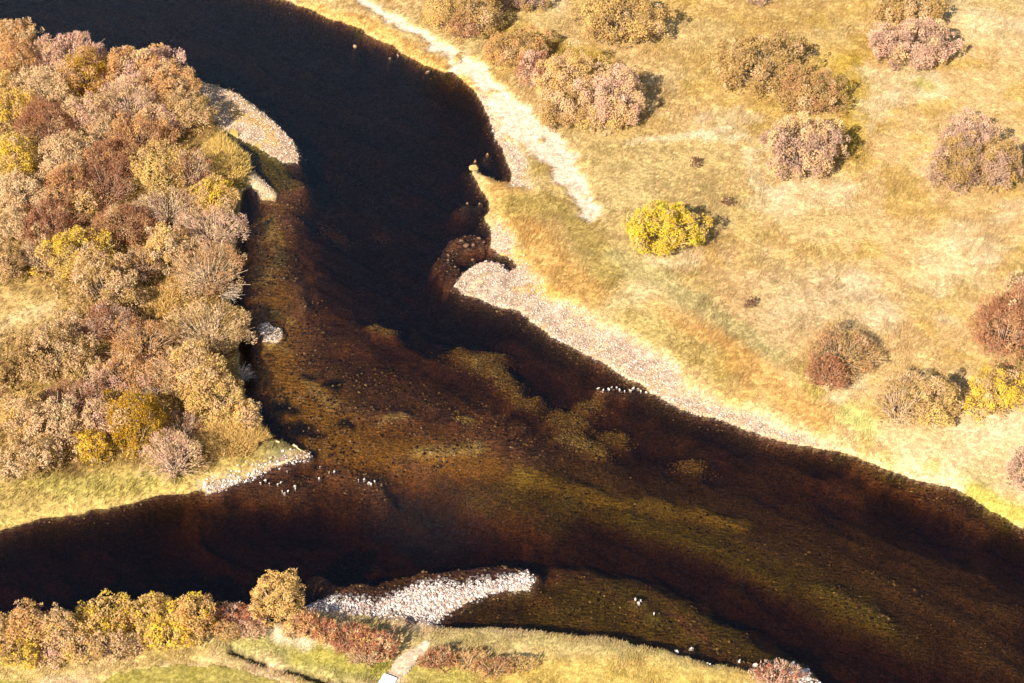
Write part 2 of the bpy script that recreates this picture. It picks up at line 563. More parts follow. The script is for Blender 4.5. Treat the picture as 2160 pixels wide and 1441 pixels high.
dig_line([(975, 425), (1020, 432)], 1.8, 1.0)
dig_line([(990, 350), (1030, 325)], 1.6, 1.0)
dig_line([(963, 508), (975, 517), (1000, 522)], 0.9, 0.3)
dig_line([(1040, 530), (1080, 555)], 0.9, 0.5)
dig_line([(1020, 380), (1060, 370)], 0.8, 0.7)
dig_line([(700, 30), (830, 105), (960, 160)], 0.8, 0.7)
dig_line([(1800, 968), (1950, 1030), (2100, 1100)], 1.6, 0.7)
DEPTH *= (0.8 + 0.4 * fbm(GX, GY, 2.2, 31)) * (0.7 + 0.6 * FLOW)
DEEP = DEPTH.copy()
for (u, v) in ROCKS:
    m = stroke(GX, GY, poly([(u - 2, v), (u + 2, v)]), 0.8 if (u, v) not in ROW + TIPROCKS else 0.6)
    DEPTH = DEPTH * (1 - m) + np.minimum(DEPTH, 0.28) * m

# height
u1, u2 = fbm(GX, GY, 14, 41), fbm(GX, GY, 3.2, 45)
land_far = np.clip(SD, 0, 30)
rise = 0.62 * (1 - np.exp(-np.clip(SD, 0, 50) / np.where(dS > 0, 0.4, 0.8))) + 0.25 * (1 - np.exp(-np.clip(SD, 0, 50) / 5))
rise = rise + smooth(0.5, 6, SD) * (0.7 * (u1 - 0.5) + 0.28 * (u2 - 0.5))
rise += 0.10 * smooth(0.2, 1.5, SD) * (vnoise(GX, GY, 0.7, 51) - 0.5)
flat = 0.03 + 0.10 * np.clip(SD, 0, 4) ** 0.8 + 0.05 * (vnoise(GX, GY, 0.9, 55) - 0.5) * smooth(0, 1, SD)
GSOFT = np.clip(GRAV + 0.7 * STRIP, 0, 1)
up = rise * (1 - GSOFT) + flat * GSOFT
down = -np.minimum(DEPTH, np.clip(-SD, 0, 50) * (1.9 * (1 - np.maximum(GRAV, GENTLE)) + np.where(GENTLE > 0, 0.14, 0.7) * np.maximum(GRAV, GENTLE)) + 0.02)
GZ = np.where(SD > 0, up, down)
GZ -= 0.6 * stroke(WX, WY, DITCH, 0.55) * smooth(0.4, 0.55, fbm(GX, GY, 1.3, 57)) * smooth(0.2, 1, SD)

# ------------------------------------------------------------------ what grows or lies where (surface albedo; deep bed and ditch also carry painted dark)
K = 0.585
gold, straw, pale = lin(225, 187, 128, K), lin(234, 203, 152, K), lin(250, 228, 190, K)
olive, green, lime, sage = lin(212, 174, 92, K), lin(194, 166, 94, K), lin(198, 182, 88, K), lin(194, 176, 118, K)
orange, drab, dust = lin(226, 172, 94, K), lin(212, 182, 122, K), lin(216, 188, 148, K)
TINT = np.zeros(GX.shape + (3,))
n1, n2, n3 = fbm(GX, GY, 9, 61), fbm(GX, GY, 3.5, 67), fbm(GX, GY, 22, 71)


def mixc(a, b, m):
    return a * (1 - m[..., None]) + b * m[..., None]


TINT[:] = gold
TINT = mixc(TINT, straw, smooth(0.5, 0.68, n1))
TINT = mixc(TINT, olive, 0.6 * smooth(0.52, 0.68, n2))
TINT = mixc(TINT, drab, 0.7 * smooth(0.5, 0.62, n3))


def paint(shape, c, soft=1.2, k=1.0, z=0.8, ragged=1.6, speck=False):
    global TINT
    rx_, ry_ = WX + ragged * (fbm(GX, GY, 2.2, 81) - 0.5), WY + ragged * (fbm(GX, GY, 2.2, 83) - 0.5)
    if isinstance(shape, tuple):
        m = stroke(rx_, ry_, poly(shape[0], z), shape[1])
    else:
        m = smooth(-soft, soft, sdf(rx_, ry_, shape if isinstance(shape, np.ndarray) else poly(shape, z)))
    if speck == 'flow':
        m = m * smooth(0.34, 0.62, 0.5 * FLOW + 0.5 * FLOW2 + 0.12 * m)
    elif speck:
        m = m * smooth(0.3, 0.62, fbm(GX, GY, 0.8, 171, 2) + 0.25 * m)
    TINT = mixc(TINT, c, np.clip(m * k, 0, 1))


# meadow
paint([(1380, 0), (1850, 0), (1840, 260), (1700, 330), (1620, 240), (1430, 200)], olive, 4, 0.55)
paint(([(1790, 130), (1800, 260), (1790, 320)], 2.4), lin(200, 164, 66, K), k=0.7)
paint(([(1060, 70), (1180, 110), (1250, 130)], 3.2), lin(208, 170, 74, K), k=0.7)
paint([(1210, 290), (1420, 270), (1620, 300), (1640, 420), (1450, 400), (1280, 470)], drab, 4, 0.8)
paint([(1600, 540), (1800, 570), (1860, 680), (1750, 720), (1600, 700)], dust, 3, 0.55)
for pts, r in [([(2060, 45), (2120, 70), (2190, 90)], 4.0), ([(1850, 175), (1900, 190), (1950, 170)], 2.6), ([(1840, 230), (1870, 215)], 2.0), ([(1500, 245), (1590, 248)], 1.5),
               ([(1620, 430), (1700, 405), (1765, 415)], 2.4), ([(2030, 505), (2085, 525)], 2.2), ([(1800, 600), (1850, 640), (1875, 690)], 1.6), ([(1380, 550), (1450, 545)], 1.5),
               ([(2090, 470), (2160, 430)], 1.5), ([(1590, 330), (1610, 390), (1650, 400)], 1.3), ([(1750, 830), (1820, 815)], 1.5), ([(2040, 930), (2120, 900)], 2.0),
               ([(1960, 330), (1950, 370)], 1.2), ([(1840, 262), (1855, 268)], 0.5), ([(1480, 290), (1580, 285)], 1.0), ([(1030, 640), (1050, 600)], .8)]:
    paint((pts, r * 1.35), pale, k=0.38, ragged=4.0, speck=True)
paint(([(1330, 300), (1440, 292), (1540, 270)], 0.8), pale, k=0.5)
paint(([(1060, 400), (1110, 480), (1150, 560), (1230, 620)], 3.4), orange, k=0.65, z=0.4)
paint(([(1090, 430), (1170, 430), (1250, 510), (1290, 590)], 2.2), green, k=0.8)
paint(([(1330, 680), (1420, 720), (1520, 785)], 2.6), green, k=0.75)
paint(([(1095, 322), (1120, 365)], 1.6), green, k=0.9, z=0.3)
paint(([(1300, 540), (1380, 590), (1470, 640), (1560, 700), (1630, 750)], 1.9), sage, k=0.75)
paint(([(1560, 770), (1640, 830), (1720, 870)], 2.6), orange, k=0.6)
paint(([(1380, 650), (1470, 700), (1560, 740)], 1.6), orange, k=0.5)
paint(([(1800, 880), (1830, 895)], 1.8), lin(235, 225, 140, K), k=0.85)
paint(([(1700, 790), (1720, 830)], 1.3), lime, k=0.7)
paint(([(1900, 920), (2000, 940), (2080, 960)], 2.2), straw, k=0.7)
paint(([(2060, 1030), (2120, 1065), (2180, 1090)], 1.6), lime, k=0.9)
paint(([(2040, 990), (2090, 1010)], 1.2), sage, k=0.7)
paint(([(1930, 180), (1960, 185)], 1.2), lime, k=0.7)
paint(([(640, 12), (760, 50), (880, 115), (1000, 180)], 1.5), orange, k=0.7, z=0.4)
# island
m_isl = smooth(-0.5, 0.5, dI)
TINT = mixc(TINT, mixc(np.broadcast_to(lin(178, 146, 82, K), TINT.shape), lin(140, 110, 66, K), smooth(0.4, 0.65, n2)), m_isl)
paint([(-80, 590), (60, 590), (120, 640), (110, 690), (0, 720), (-80, 720)], lin(222, 184, 118, K), 2.2)
paint(([(20, 680), (90, 650)], 1.5), straw, k=0.5)
paint([(-150, 985), (150, 1005), (300, 985), (430, 985), (560, 925), (600, 940), (560, 1000), (440, 1040), (330, 1050), (100, 1098), (-150, 1150)], lin(204, 174, 102, K), 1.0, 0.95)
paint(([(60, 1010), (150, 1030), (330, 1010)], 1.6), lin(190, 175, 90, K), k=0.5)
paint([(560, 925), (620, 935), (656, 958), (600, 982), (560, 985)], lin(165, 150, 100, K), 0.8, 0.9)
paint(([(600, 960), (640, 955)], 0.8), lin(130, 85, 55, K), k=0.8)
# near bank
m_s = smooth(-0.5, 0.5, dS)
TINT = mixc(TINT, mixc(np.broadcast_to(lin(228, 196, 125, K), TINT.shape), lin(235, 200, 150, K), smooth(0.4, 0.65, n2)), m_s)
paint([(440, 1322), (560, 1330), (640, 1370), (760, 1375), (830, 1400), (800, 1441), (700, 1441), (590, 1395), (480, 1372)], lin(180, 172, 95, K), 1.2, 0.85)
paint(([(640, 1370), (740, 1395), (800, 1405)], 1.6), lime, k=0.8)
paint(([(880, 1425), (960, 1441)], 1.8), lime, k=0.75)
paint([(850, 1335), (940, 1325), (1140, 1334), (1320, 1358), (1480, 1395), (1500, 1410), (1300, 1380), (1080, 1368), (900, 1365)], lin(206, 184, 120, K), 0.8, 0.9)
paint([(1000, 1385), (1200, 1380), (1480, 1400), (1570, 1420), (1560, 1460), (1000, 1460)], lin(225, 192, 105, K), 1.2, 0.9)
paint(([(580, 1335), (640, 1345)], 1.2), pale, k=0.9)
paint(([(690, 1355), (760, 1375)], 0.9), pale, k=0.6)
# river stones and sand
stone_c = mixc(np.broadcast_to(lin(212, 182, 154, K), TINT.shape), lin(184, 154, 130, K), smooth(0.35, 0.6, vnoise(GX, GY, 0.6, 88)))
TINT = mixc(TINT, stone_c, GRAV * (0.55 + 0.4 * smooth(0.3, 0.55, fbm(GX, GY, 1.5, 89))))
TINT = mixc(TINT, lin(244, 214, 186, K), 0.9 * smooth(0.2, 0.8, STRIP + 0.8 * (fbm(GX, GY, 0.9, 77) - 0.5)))
paint(G_SPIT, lin(222, 192, 150, K), 0.4)
paint(G_BEACH, lin(214, 188, 172, K), 0.5, 0.75)
for pts, r in [([(520, 240), (560, 275), (580, 300)], 0.8), ([(475, 220), (510, 245)], 0.8), ([(545, 308), (560, 298)], 0.5), ([(1060, 540), (1100, 550)], 0.9), ([(1100, 612), (1160, 625)], 1.0),
               ([(770, 1300), (850, 1302)], 0.5)]:
    paint((pts, r), lin(215, 165, 80, K), k=0.75, z=0.2)
# wet stone of the river bed
bed = mixc(np.broadcast_to(lin(168, 112, 82, .64), TINT.shape), lin(130, 88, 66, .64), smooth(0.38, 0.62, n2))
bed = mixc(bed, lin(84, 58, 46, .62), 0.7 * smooth(0.52, 0.66, fbm(GX, GY, 1.1, 95)))
LANDTINT = TINT
TINT = bed
paint([(1280, 900), (1500, 960), (1800, 1040), (2250, 1240), (2250, 1560), (1900, 1480), (1500, 1200), (1200, 1110), (1000, 1070), (880, 1020), (1150, 980)], lin(132, 102, 66, .62), 3, 0.85, z=0)
amber, algae, sand = lin(196, 138, 50, .62), lin(150, 130, 45, .62), lin(222, 178, 100, .62)
paint([(540, 400), (605, 385), (605, 480), (610, 640), (640, 760), (760, 880), (1000, 940), (1120, 990), (900, 1010), (650, 970), (540, 880)], amber, 2.5, 0.95, z=0, speck='flow')
paint([(1000, 1030), (1200, 1000), (1500, 1080), (1800, 1230), (1950, 1360), (1700, 1290), (1450, 1170), (1200, 1110)], algae, 3, 1.0, z=0, speck='flow')
paint([(930, 1318), (1120, 1245), (1300, 1185), (1520, 1240), (1720, 1380), (1760, 1460), (1440, 1378)], lin(138, 118, 48, .62), 3, 0.95, z=0, speck='flow')
paint(([(470, 278), (510, 310), (570, 350), (600, 370)], 2.2), lin(135, 125, 38, .62), k=0.95, z=0)
for (u, v, r) in [(985, 730, 1.9), (1028, 757, 1.7), (1075, 790, 1.5), (1110, 828, 1.4), (1200, 867, 1.7), (1245, 838, 1.0), (1212, 913, 1.2), (1255, 932, 1.2), (810, 679, 1.0), (1300, 905, 1.2)]:
    paint(([(u - 14, v - 2), (u + 14, v + 3)], r * 1.1), lin(190, 156, 92, .62), k=0.6, z=0, ragged=2.6)
paint(([(1095, 998), (1280, 1035), (1440, 1066), (1560, 1085)], 1.3), lin(196, 160, 64, .62), k=0.9, z=0)
for pts, r in [([(870, 950), (940, 945), (1010, 940)], .8), ([(810, 878), (862, 874)], .7), ([(555, 590), (600, 540), (575, 460)], .9), ([(600, 740), (560, 735)], .7), ([(570, 650), (610, 670)], 0.6), ([(640, 800), (700, 850)], .8)]:
    paint((pts, r), sand, k=0.8, z=0, speck=True)
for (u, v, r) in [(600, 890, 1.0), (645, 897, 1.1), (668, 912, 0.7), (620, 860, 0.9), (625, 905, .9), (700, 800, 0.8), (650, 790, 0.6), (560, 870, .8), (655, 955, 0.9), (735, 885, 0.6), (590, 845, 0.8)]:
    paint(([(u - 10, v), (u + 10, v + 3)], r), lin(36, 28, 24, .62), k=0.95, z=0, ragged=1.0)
grn = smooth(0.0, 0.5, -SD) * (1 - smooth(0.25, 0.7, -SD)) * smooth(-3, 0, dN) * smooth(0.35, 0.6, fbm(GX, GY, 4.0, 97))
TINT = mixc(TINT, lin(110, 115, 35, .62), 0.8 * grn)
# dark of deep water painted into the bed colour of the deep channel
TINT = mixc(TINT, lin(112, 74, 62, .6), 0.9 * smooth(0.95, 1.9, DEEP))
for (u, v) in ROCKS[:9]:  # same painted dark over the shallow mounds under these rocks
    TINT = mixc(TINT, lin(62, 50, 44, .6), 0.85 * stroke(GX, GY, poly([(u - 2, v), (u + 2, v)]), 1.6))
TINT = mixc(TINT, lin(70, 54, 44, .6), 0.8 * smooth(0.1, 0.5, -SD) * (1 - smooth(1.0, 2.2, -SD)) * (1 - GENTLE) * smooth(0.9, 1.5, DEEP))  # sunlit underwater bank slopes tinted dark to read as deep water
BEDTINT = TINT
TINT = mixc(BEDTINT, LANDTINT, smooth(-0.05, 0.06, GZ))
TINT = mixc(TINT, lin(72, 54, 42, .6), 0.8 * stroke(WX, WY, DITCH, 0.6) * smooth(0.36, 0.52, fbm(GX, GY, 1.3, 57)))  # dark peat tone that also paints in the shade of the ditch


def sample(A, x, y):
    """bilinear value of a ground field at points"""
    i = np.clip(np.searchsorted(AX, x) - 1, 0, len(AX) - 2)
    j = np.clip(np.searchsorted(AY, y) - 1, 0, len(AY) - 2)
    fx = (x - AX[i]) / (AX[i + 1] - AX[i])
    fy = (y - AY[j]) / (AY[j + 1] - AY[j])
    if A.ndim == 3:
        fx, fy = fx[..., None], fy[..., None]
    return (A[i, j] * (1 - fx) + A[i + 1, j] * fx) * (1 - fy) + (A[i, j + 1] * (1 - fx) + A[i + 1, j + 1] * fx) * fy


def ground_z(x, y):
    return float(sample(GZ, np.array([x]), np.array([y]))[0])


nx, ny = GX.shape
idx = np.arange(nx * ny).reshape(nx, ny)
faces = np.stack([idx[:-1, :-1], idx[1:, :-1], idx[1:, 1:], idx[:-1, 1:]], -1).reshape(-1, 4)
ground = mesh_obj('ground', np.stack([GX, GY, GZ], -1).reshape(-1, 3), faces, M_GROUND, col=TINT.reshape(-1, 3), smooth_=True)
tag(ground, 'golden dry floodplain and brown pebbly bed of the river', 'ground', kind='structure')

# water: one closed body whose top lies at z = 0
B = 1300.0
bv = [(-B, -B, -6), (B, -B, -6), (B, B, -6), (-B, B, -6), (-B, -B, 0), (B, -B, 0), (B, B, 0), (-B, B, 0)]
bf = [(0, 3, 2, 1), (4, 5, 6, 7), (0, 1, 5, 4), (1, 2, 6, 5), (2, 3, 7, 6), (3, 0, 4, 7)]
river = mesh_obj('river', np.array(bv, float), bf, M_WATER)
tag(river, 'dark clear tea-brown river where two arms join', 'river', kind='structure')


def sheet(name, pts, c1, c2, dz, label, step=0.14):
    """a thin cover that follows the ground inside an outline"""
    lo, hi = pts.min(0), pts.max(0)
    xs, ys = np.arange(lo[0], hi[0] + step, step), np.arange(lo[1], hi[1] + step, step)
    X, Y = np.meshgrid(xs, ys, indexing='ij')
    ins = sdf(X + 0.3 * (vnoise(X, Y, 0.5, 3) - .5), Y + 0.3 * (vnoise(X, Y, 0.5, 5) - .5), pts) > 0
    Z = sample(GZ, X, Y) + dz
    id_ = np.arange(X.size).reshape(X.shape)
    f = np.stack([id_[:-1, :-1], id_[1:, :-1], id_[1:, 1:], id_[:-1, 1:]], -1)
    k = ins[:-1, :-1] & ins[1:, :-1] & ins[1:, 1:] & ins[:-1, 1:]
    f = f[k]
    used, inv = np.unique(f, return_inverse=True)
    V = np.stack([X, Y, Z], -1).reshape(-1, 3)[used]
    m = fbm(V[:, 0], V[:, 1], 2.5, 17)[:, None]
    o = mesh_obj(name, V, inv.reshape(f.shape), M_GROUND, col=c1 * (1 - m) + c2 * m, smooth_=True)
    return tag(o, label, name.split('_')[0], kind='structure')


def ribbon(pts, half_w):
    t = np.gradient(pts, axis=0)
    t /= np.linalg.norm(t, axis=1)[:, None]
    nrm = np.stack([-t[:, 1], t[:, 0]], 1)
    hw = np.asarray(half_w)[:, None]
    return np.vstack([pts + nrm * hw, (pts - nrm * hw)[::-1]])


sheet('path', ribbon(PATH, [0.25, 0.5, 0.85, 0.62, 0.6, 0.6]), lin(235, 205, 175, K), lin(222, 190, 155, K), 0.05, 'pale trodden dirt path leading from footbridge to the beach')
sheet('lawn', LAWN, lin(158, 144, 62, K), lin(190, 168, 98, K), 0.05, 'smooth mown green lawn with curved edge below the yellow trees')
sheet('lawn', LAWN2, lin(166, 150, 62, K), lin(190, 170, 92, K), 0.05, 'sliver of mown green lawn in the bottom left corner')

# ------------------------------------------------------------------ bushes and trees
PAL = {
    'olive': [(172, 138, 66), (190, 156, 86), (146, 116, 60)],
    'gold': [(214, 176, 94), (198, 156, 76), (226, 194, 118)],
    'yellow': [(222, 186, 66), (206, 168, 52), (230, 200, 92)],
    'lime': [(208, 178, 92), (216, 188, 108), (186, 154, 78)],
    'tan': [(212, 176, 126), (196, 156, 104), (222, 194, 146)],
    'pink': [(216, 172, 146), (200, 154, 128), (226, 192, 168)],
    'pale': [(218, 186, 138), (202, 168, 118), (228, 202, 158)],
    'rust': [(166, 114, 80), (182, 130, 96), (148, 100, 72)],
    'brown': [(178, 126, 70), (194, 144, 90), (154, 108, 70)],
    'purple': [(172, 138, 116), (190, 156, 132), (152, 122, 106)],
    'orange': [(208, 156, 86), (194, 140, 74), (218, 174, 110)],
    'red': [(172, 100, 76), (164, 110, 84), (188, 132, 98)],
    'sedge': [(214, 182, 104), (226, 196, 124), (200, 166, 88)],
    'lemon': [(212, 188, 50), (194, 170, 42), (224, 202, 76)],
    'umber': [(112, 76, 58), (130, 90, 68), (94, 66, 54)],
    'dgold': [(176, 132, 36), (198, 156, 52), (152, 118, 36)],
}
KL = 0.98
BARK_D, BARK_P = lin(148, 122, 108, .65), lin(206, 184, 166, .65)


def unit(a):
    return a / np.maximum(np.linalg.norm(a, axis=-1, keepdims=True), 1e-9)


def leaf_quads(c, a, n, Ln, Wd):
    b = unit(np.cross(n, a))
    a = a * Ln[:, None] * 0.5
    b = b * Wd[:, None] * 0.5
    V = np.stack([c - a, c + b - 0.15 * a, c + a, c - b - 0.15 * a], 1).reshape(-1, 3)
    F = np.arange(len(c) * 4).reshape(-1, 4)
    return V, F


def tubes(P0, P1, P2, r0, r2, rg):
    """three-sided tapered twigs along quadratic curves"""
    n = len(P0)
    ts = [0.0, 0.4, 0.75, 1.0]
    ring = []
    d = unit(P2 - P0)
    side = unit(np.cross(d, rg.normal(size=(n, 3))))
    side2 = np.cross(d, side)
    for t in ts:
        c = P0 * (1 - t) ** 2 + P1 * 2 * t * (1 - t) + P2 * t * t
        r = (r0 * (1 - t) + r2 * t)[:, None]
        for k in range(3):
            an = k * 2.0944
            ring.append(c + r * (side * math.cos(an) + side2 * math.sin(an)))
    V = np.stack(ring, 1)          # n, 12, 3
    f = []
    for s in range(3):
        for k in range(3):
            f.append([s * 3 + k, s * 3 + (k + 1) % 3, s * 3 + 3 + (k + 1) % 3, s * 3 + 3 + k])
    F = (np.array(f)[None] + (np.arange(n) * 12)[:, None, None]).reshape(-1, 4)
    return V.reshape(-1, 3), F


def pal_mix(pal, n, rg):
    cs = np.array([lin(*c, KL) for c in PAL[pal]])
    wts = rg.dirichlet((0.8, 0.7, 0.7), n)
    c = wts @ cs
    return c if pal in ('lemon', 'yellow', 'dgold', 'umber', 'sedge', 'rust', 'red') else 0.84 * c + 0.16 * lin(216, 182, 150, KL)


def leafy(rx, ry, rz, cz, pal, rg, style):
    """leaf mesh data in a frame whose origin is the plant's base"""
    mean = min(rx, ry, rz * 1.25)
    tall = style in ('tree',)
    lr = np.clip(0.27 * mean, 0.18, 0.6)
    nl = int(np.clip(7.5 * (rx * ry + rx * rz + ry * rz) / 3 / lr ** 2 * 0.62, 12, 170))
    k = np.arange(nl) + 0.5
    zz = 1 - 1.62 * k / nl
    ph = k * 2.39996 + rg.uniform(0, 6.28)
    rr = np.sqrt(np.clip(1 - zz * zz, 0, 1))
    dirs = np.stack([rr * np.cos(ph), rr * np.sin(ph), zz], 1) + rg.normal(0, 0.13, (nl, 3))
    wob = 1 + 0.11 * np.sin(2 * np.arctan2(dirs[:, 1], dirs[:, 0]) + rg.uniform(0, 6)) + 0.10 * np.sin(3 * ph + rg.uniform(0, 6))
    far_out = np.where(rg.random(nl) < 0.06, rg.uniform(1.05, 1.16, nl), 1.0)
    lc = dirs * np.array([rx, ry, rz]) * (rg.uniform(0.66, 0.88, nl) * wob * far_out)[:, None]
    lrad = lr * rg.uniform(0.55, 1.45, nl) * np.where(far_out > 1, 0.6, 1)
    area = 4.2 * ((rx * ry) ** 1.6 / 3 + (rx * rz) ** 1.6 / 3 + (ry * rz) ** 1.6 / 3) ** (1 / 1.6) * 1.5
    dens = {'dense': 225, 'tree': 240, 'twiggy': 125, 'spray': 200}[style]
    n = int(np.clip(area * dens, 260, 12500))
    if style == 'spray':           # many fine upright shoots
        n = int(n * 1.0)
    pick = rg.choice(nl, n, p=lrad ** 2 / (lrad ** 2).sum())
    dd = unit(rg.normal(size=(n, 3)) + 0.75 * unit(lc[pick]) + np.array([0, 0, 0.35]))
    pos = lc[pick] + dd * (lrad[pick] * rg.uniform(0.35, 1.08, n) ** 0.6)[:, None]
    rad = np.linalg.norm(pos / np.array([rx, ry, rz]), axis=1)
    keep = (rad > 0.5) | (rg.random(n) < 0.25)
    low = pos[:, 2] / rz
    keep &= rg.random(n) < (0.35 + 0.65 * smooth(-0.7, -0.1, low))
    keep &= pos[:, 2] > -cz + 0.05
    pos, dd, pick = pos[keep], dd[keep], pick[keep]
    n = len(pos)
    outw = unit(pos / np.array([rx, ry, rz]) ** 2)
    ax = unit(rg.normal(size=(n, 3)) + (1.3 if style in ('spray', 'twiggy') else 0.5) * (outw + np.array([0, 0, 0.7])))
    nm = unit(rg.normal(size=(n, 3)) * 0.62 + outw * 1.0 + np.array([0, 0, 0.35]))
    L0 = {'dense': 0.18, 'tree': 0.17, 'twiggy': 0.25, 'spray': 0.27}[style]
    W0 = {'dense': 0.095, 'tree': 0.10, 'twiggy': 0.055, 'spray': 0.066}[style]
    sc = rg.uniform(0.6, 1.35, n) * (0.8 if mean < 0.8 else float(np.clip(rx / 3.1, 1.0, 1.25)))
    V, F = leaf_quads(pos + np.array([0, 0, cz]), ax, nm, L0 * sc, W0 * sc)
    pals = (pal + '+tan').split('+') if style != 'tree' else pal.split('+')
    wp = np.array([1.0] * len(pals))
    if style != 'tree':
        wp[-1] = 0.15
    lobe_pal = rg.choice(len(pals), nl, p=wp / wp.sum())
    lobe_c = np.zeros((nl, 3))
    for i, p_ in enumerate(pals):
        m = lobe_pal == i
        lobe_c[m] = pal_mix(p_, int(m.sum()), rg)
    lobe_c *= rg.uniform(0.92, 1.08, (nl, 1))
    own = np.zeros((n, 3))
    for i, p_ in enumerate(pals):
        m = lobe_pal[pick] == i
        own[m] = pal_mix(p_, int(m.sum()), rg)
    odd = rg.random(n) < 0.18           # dry grey-pink leaves among the rest
    own[odd] = pal_mix('purple', int(odd.sum()), rg)
    C = (0.5 * lobe_c[pick] + 0.5 * own) * rg.uniform(0.72, 1.28, (n, 1)) * rg.normal(1, 0.05, (n, 3))
    return V, F, np.repeat(np.clip(C, 0.004, 0.85), 4, 0), lc, lrad


BUSHES = 0
FOOT = []      # where bushes stand, for the undergrowth


def bush(u, v, w_, h_, pal, label, style='dense', group=None, name='willow_bush', cat='bush', aspect=None):
    global BUSHES
    BUSHES += 1
    rg = np.random.default_rng(1000 + BUSHES)
    th = DEP + math.atan((v - 720.5) / FPX)
    s = pxm(u, v, 1.5)
    rx, hh = w_ / 2 / s, h_ / 2 / s
    ry = rx * 0.88
    q = (hh * hh - (ry * math.sin(th)) ** 2) / math.cos(th) ** 2
    rz = math.sqrt(max(q, 0.0))
    rz = float(np.clip(rz, 0.5 * rx, 1.25 * rx))
    ry = math.sqrt(max(hh * hh - (rz * math.cos(th)) ** 2, 0.0)) / math.sin(th)
    ry = float(np.clip(ry, 0.5 * rx, 1.1 * rx))
    cz = 0.74 * rz
    if style == 'tree':
        cz = 1.0 * rz
    zg = 0.7
    for _ in range(3):
        c = P(u, v, zg + cz)
        zg = max(ground_z(c[0], c[1]), 0.02)
    root = bpy.data.objects.new(name, None)
    COL.objects.link(root)
    root.location = (c[0], c[1], zg)
    root.empty_display_size = 0.5
    tag(root, label, cat, group)
    FOOT.append((c[0], c[1], max(rx, ry)))
    V, F, C, lc, lrad = leafy(rx, ry, rz, cz, pal, rg, style)
    mesh_obj('crown', V, F, M_LEAF, root, col=C)
    nb = int(np.clip(26 * rx * (2.2 if style == 'twiggy' else 1.0), 18, 170))
    pick = rg.integers(0, len(lc), nb)
    tip = lc[pick] + unit(lc[pick]) * (lrad[pick] * rg.uniform(0.0, 1.15 if style == 'twiggy' else 0.75, nb))[:, None] + rg.normal(0, 0.5, (nb, 3)) * lrad[pick][:, None]
    tip[:, 2] = np.maximum(tip[:, 2], -0.55 * rz) + cz
    an = np.arctan2(tip[:, 1], tip[:, 0]) + rg.normal(0, 0.3, nb)
    b0 = np.stack([np.cos(an) * rx * 0.3 * rg.random(nb), np.sin(an) * ry * 0.3 * rg.random(nb), np.full(nb, -0.15)], 1)
    if style == 'tree':
        b0[:, :2] *= 0.3
    mid = b0 * 0.55 + tip * 0.45 + np.array([0, 0, 0.22 * rz])
    r0 = rg.uniform(0.018, 0.04, nb) * np.clip(rx, 0.5, 1.4)
    if style == 'tree':
        r0 *= 1.8
    TV, TF = tubes(b0, mid, tip, r0, r0 * 0.35, rg)
    m = rg.random(nb)[:, None] * (0.9 if style == 'twiggy' else 0.7)
    BC = BARK_D * (1 - m) + BARK_P * m
    pc = pal_mix(pal.split('+')[0], nb, rg)
    BC = 0.6 * BC + 0.4 * pc
    mesh_obj('branches', TV, TF, M_BARK, root, col=np.repeat(BC, 12, 0))
    return root


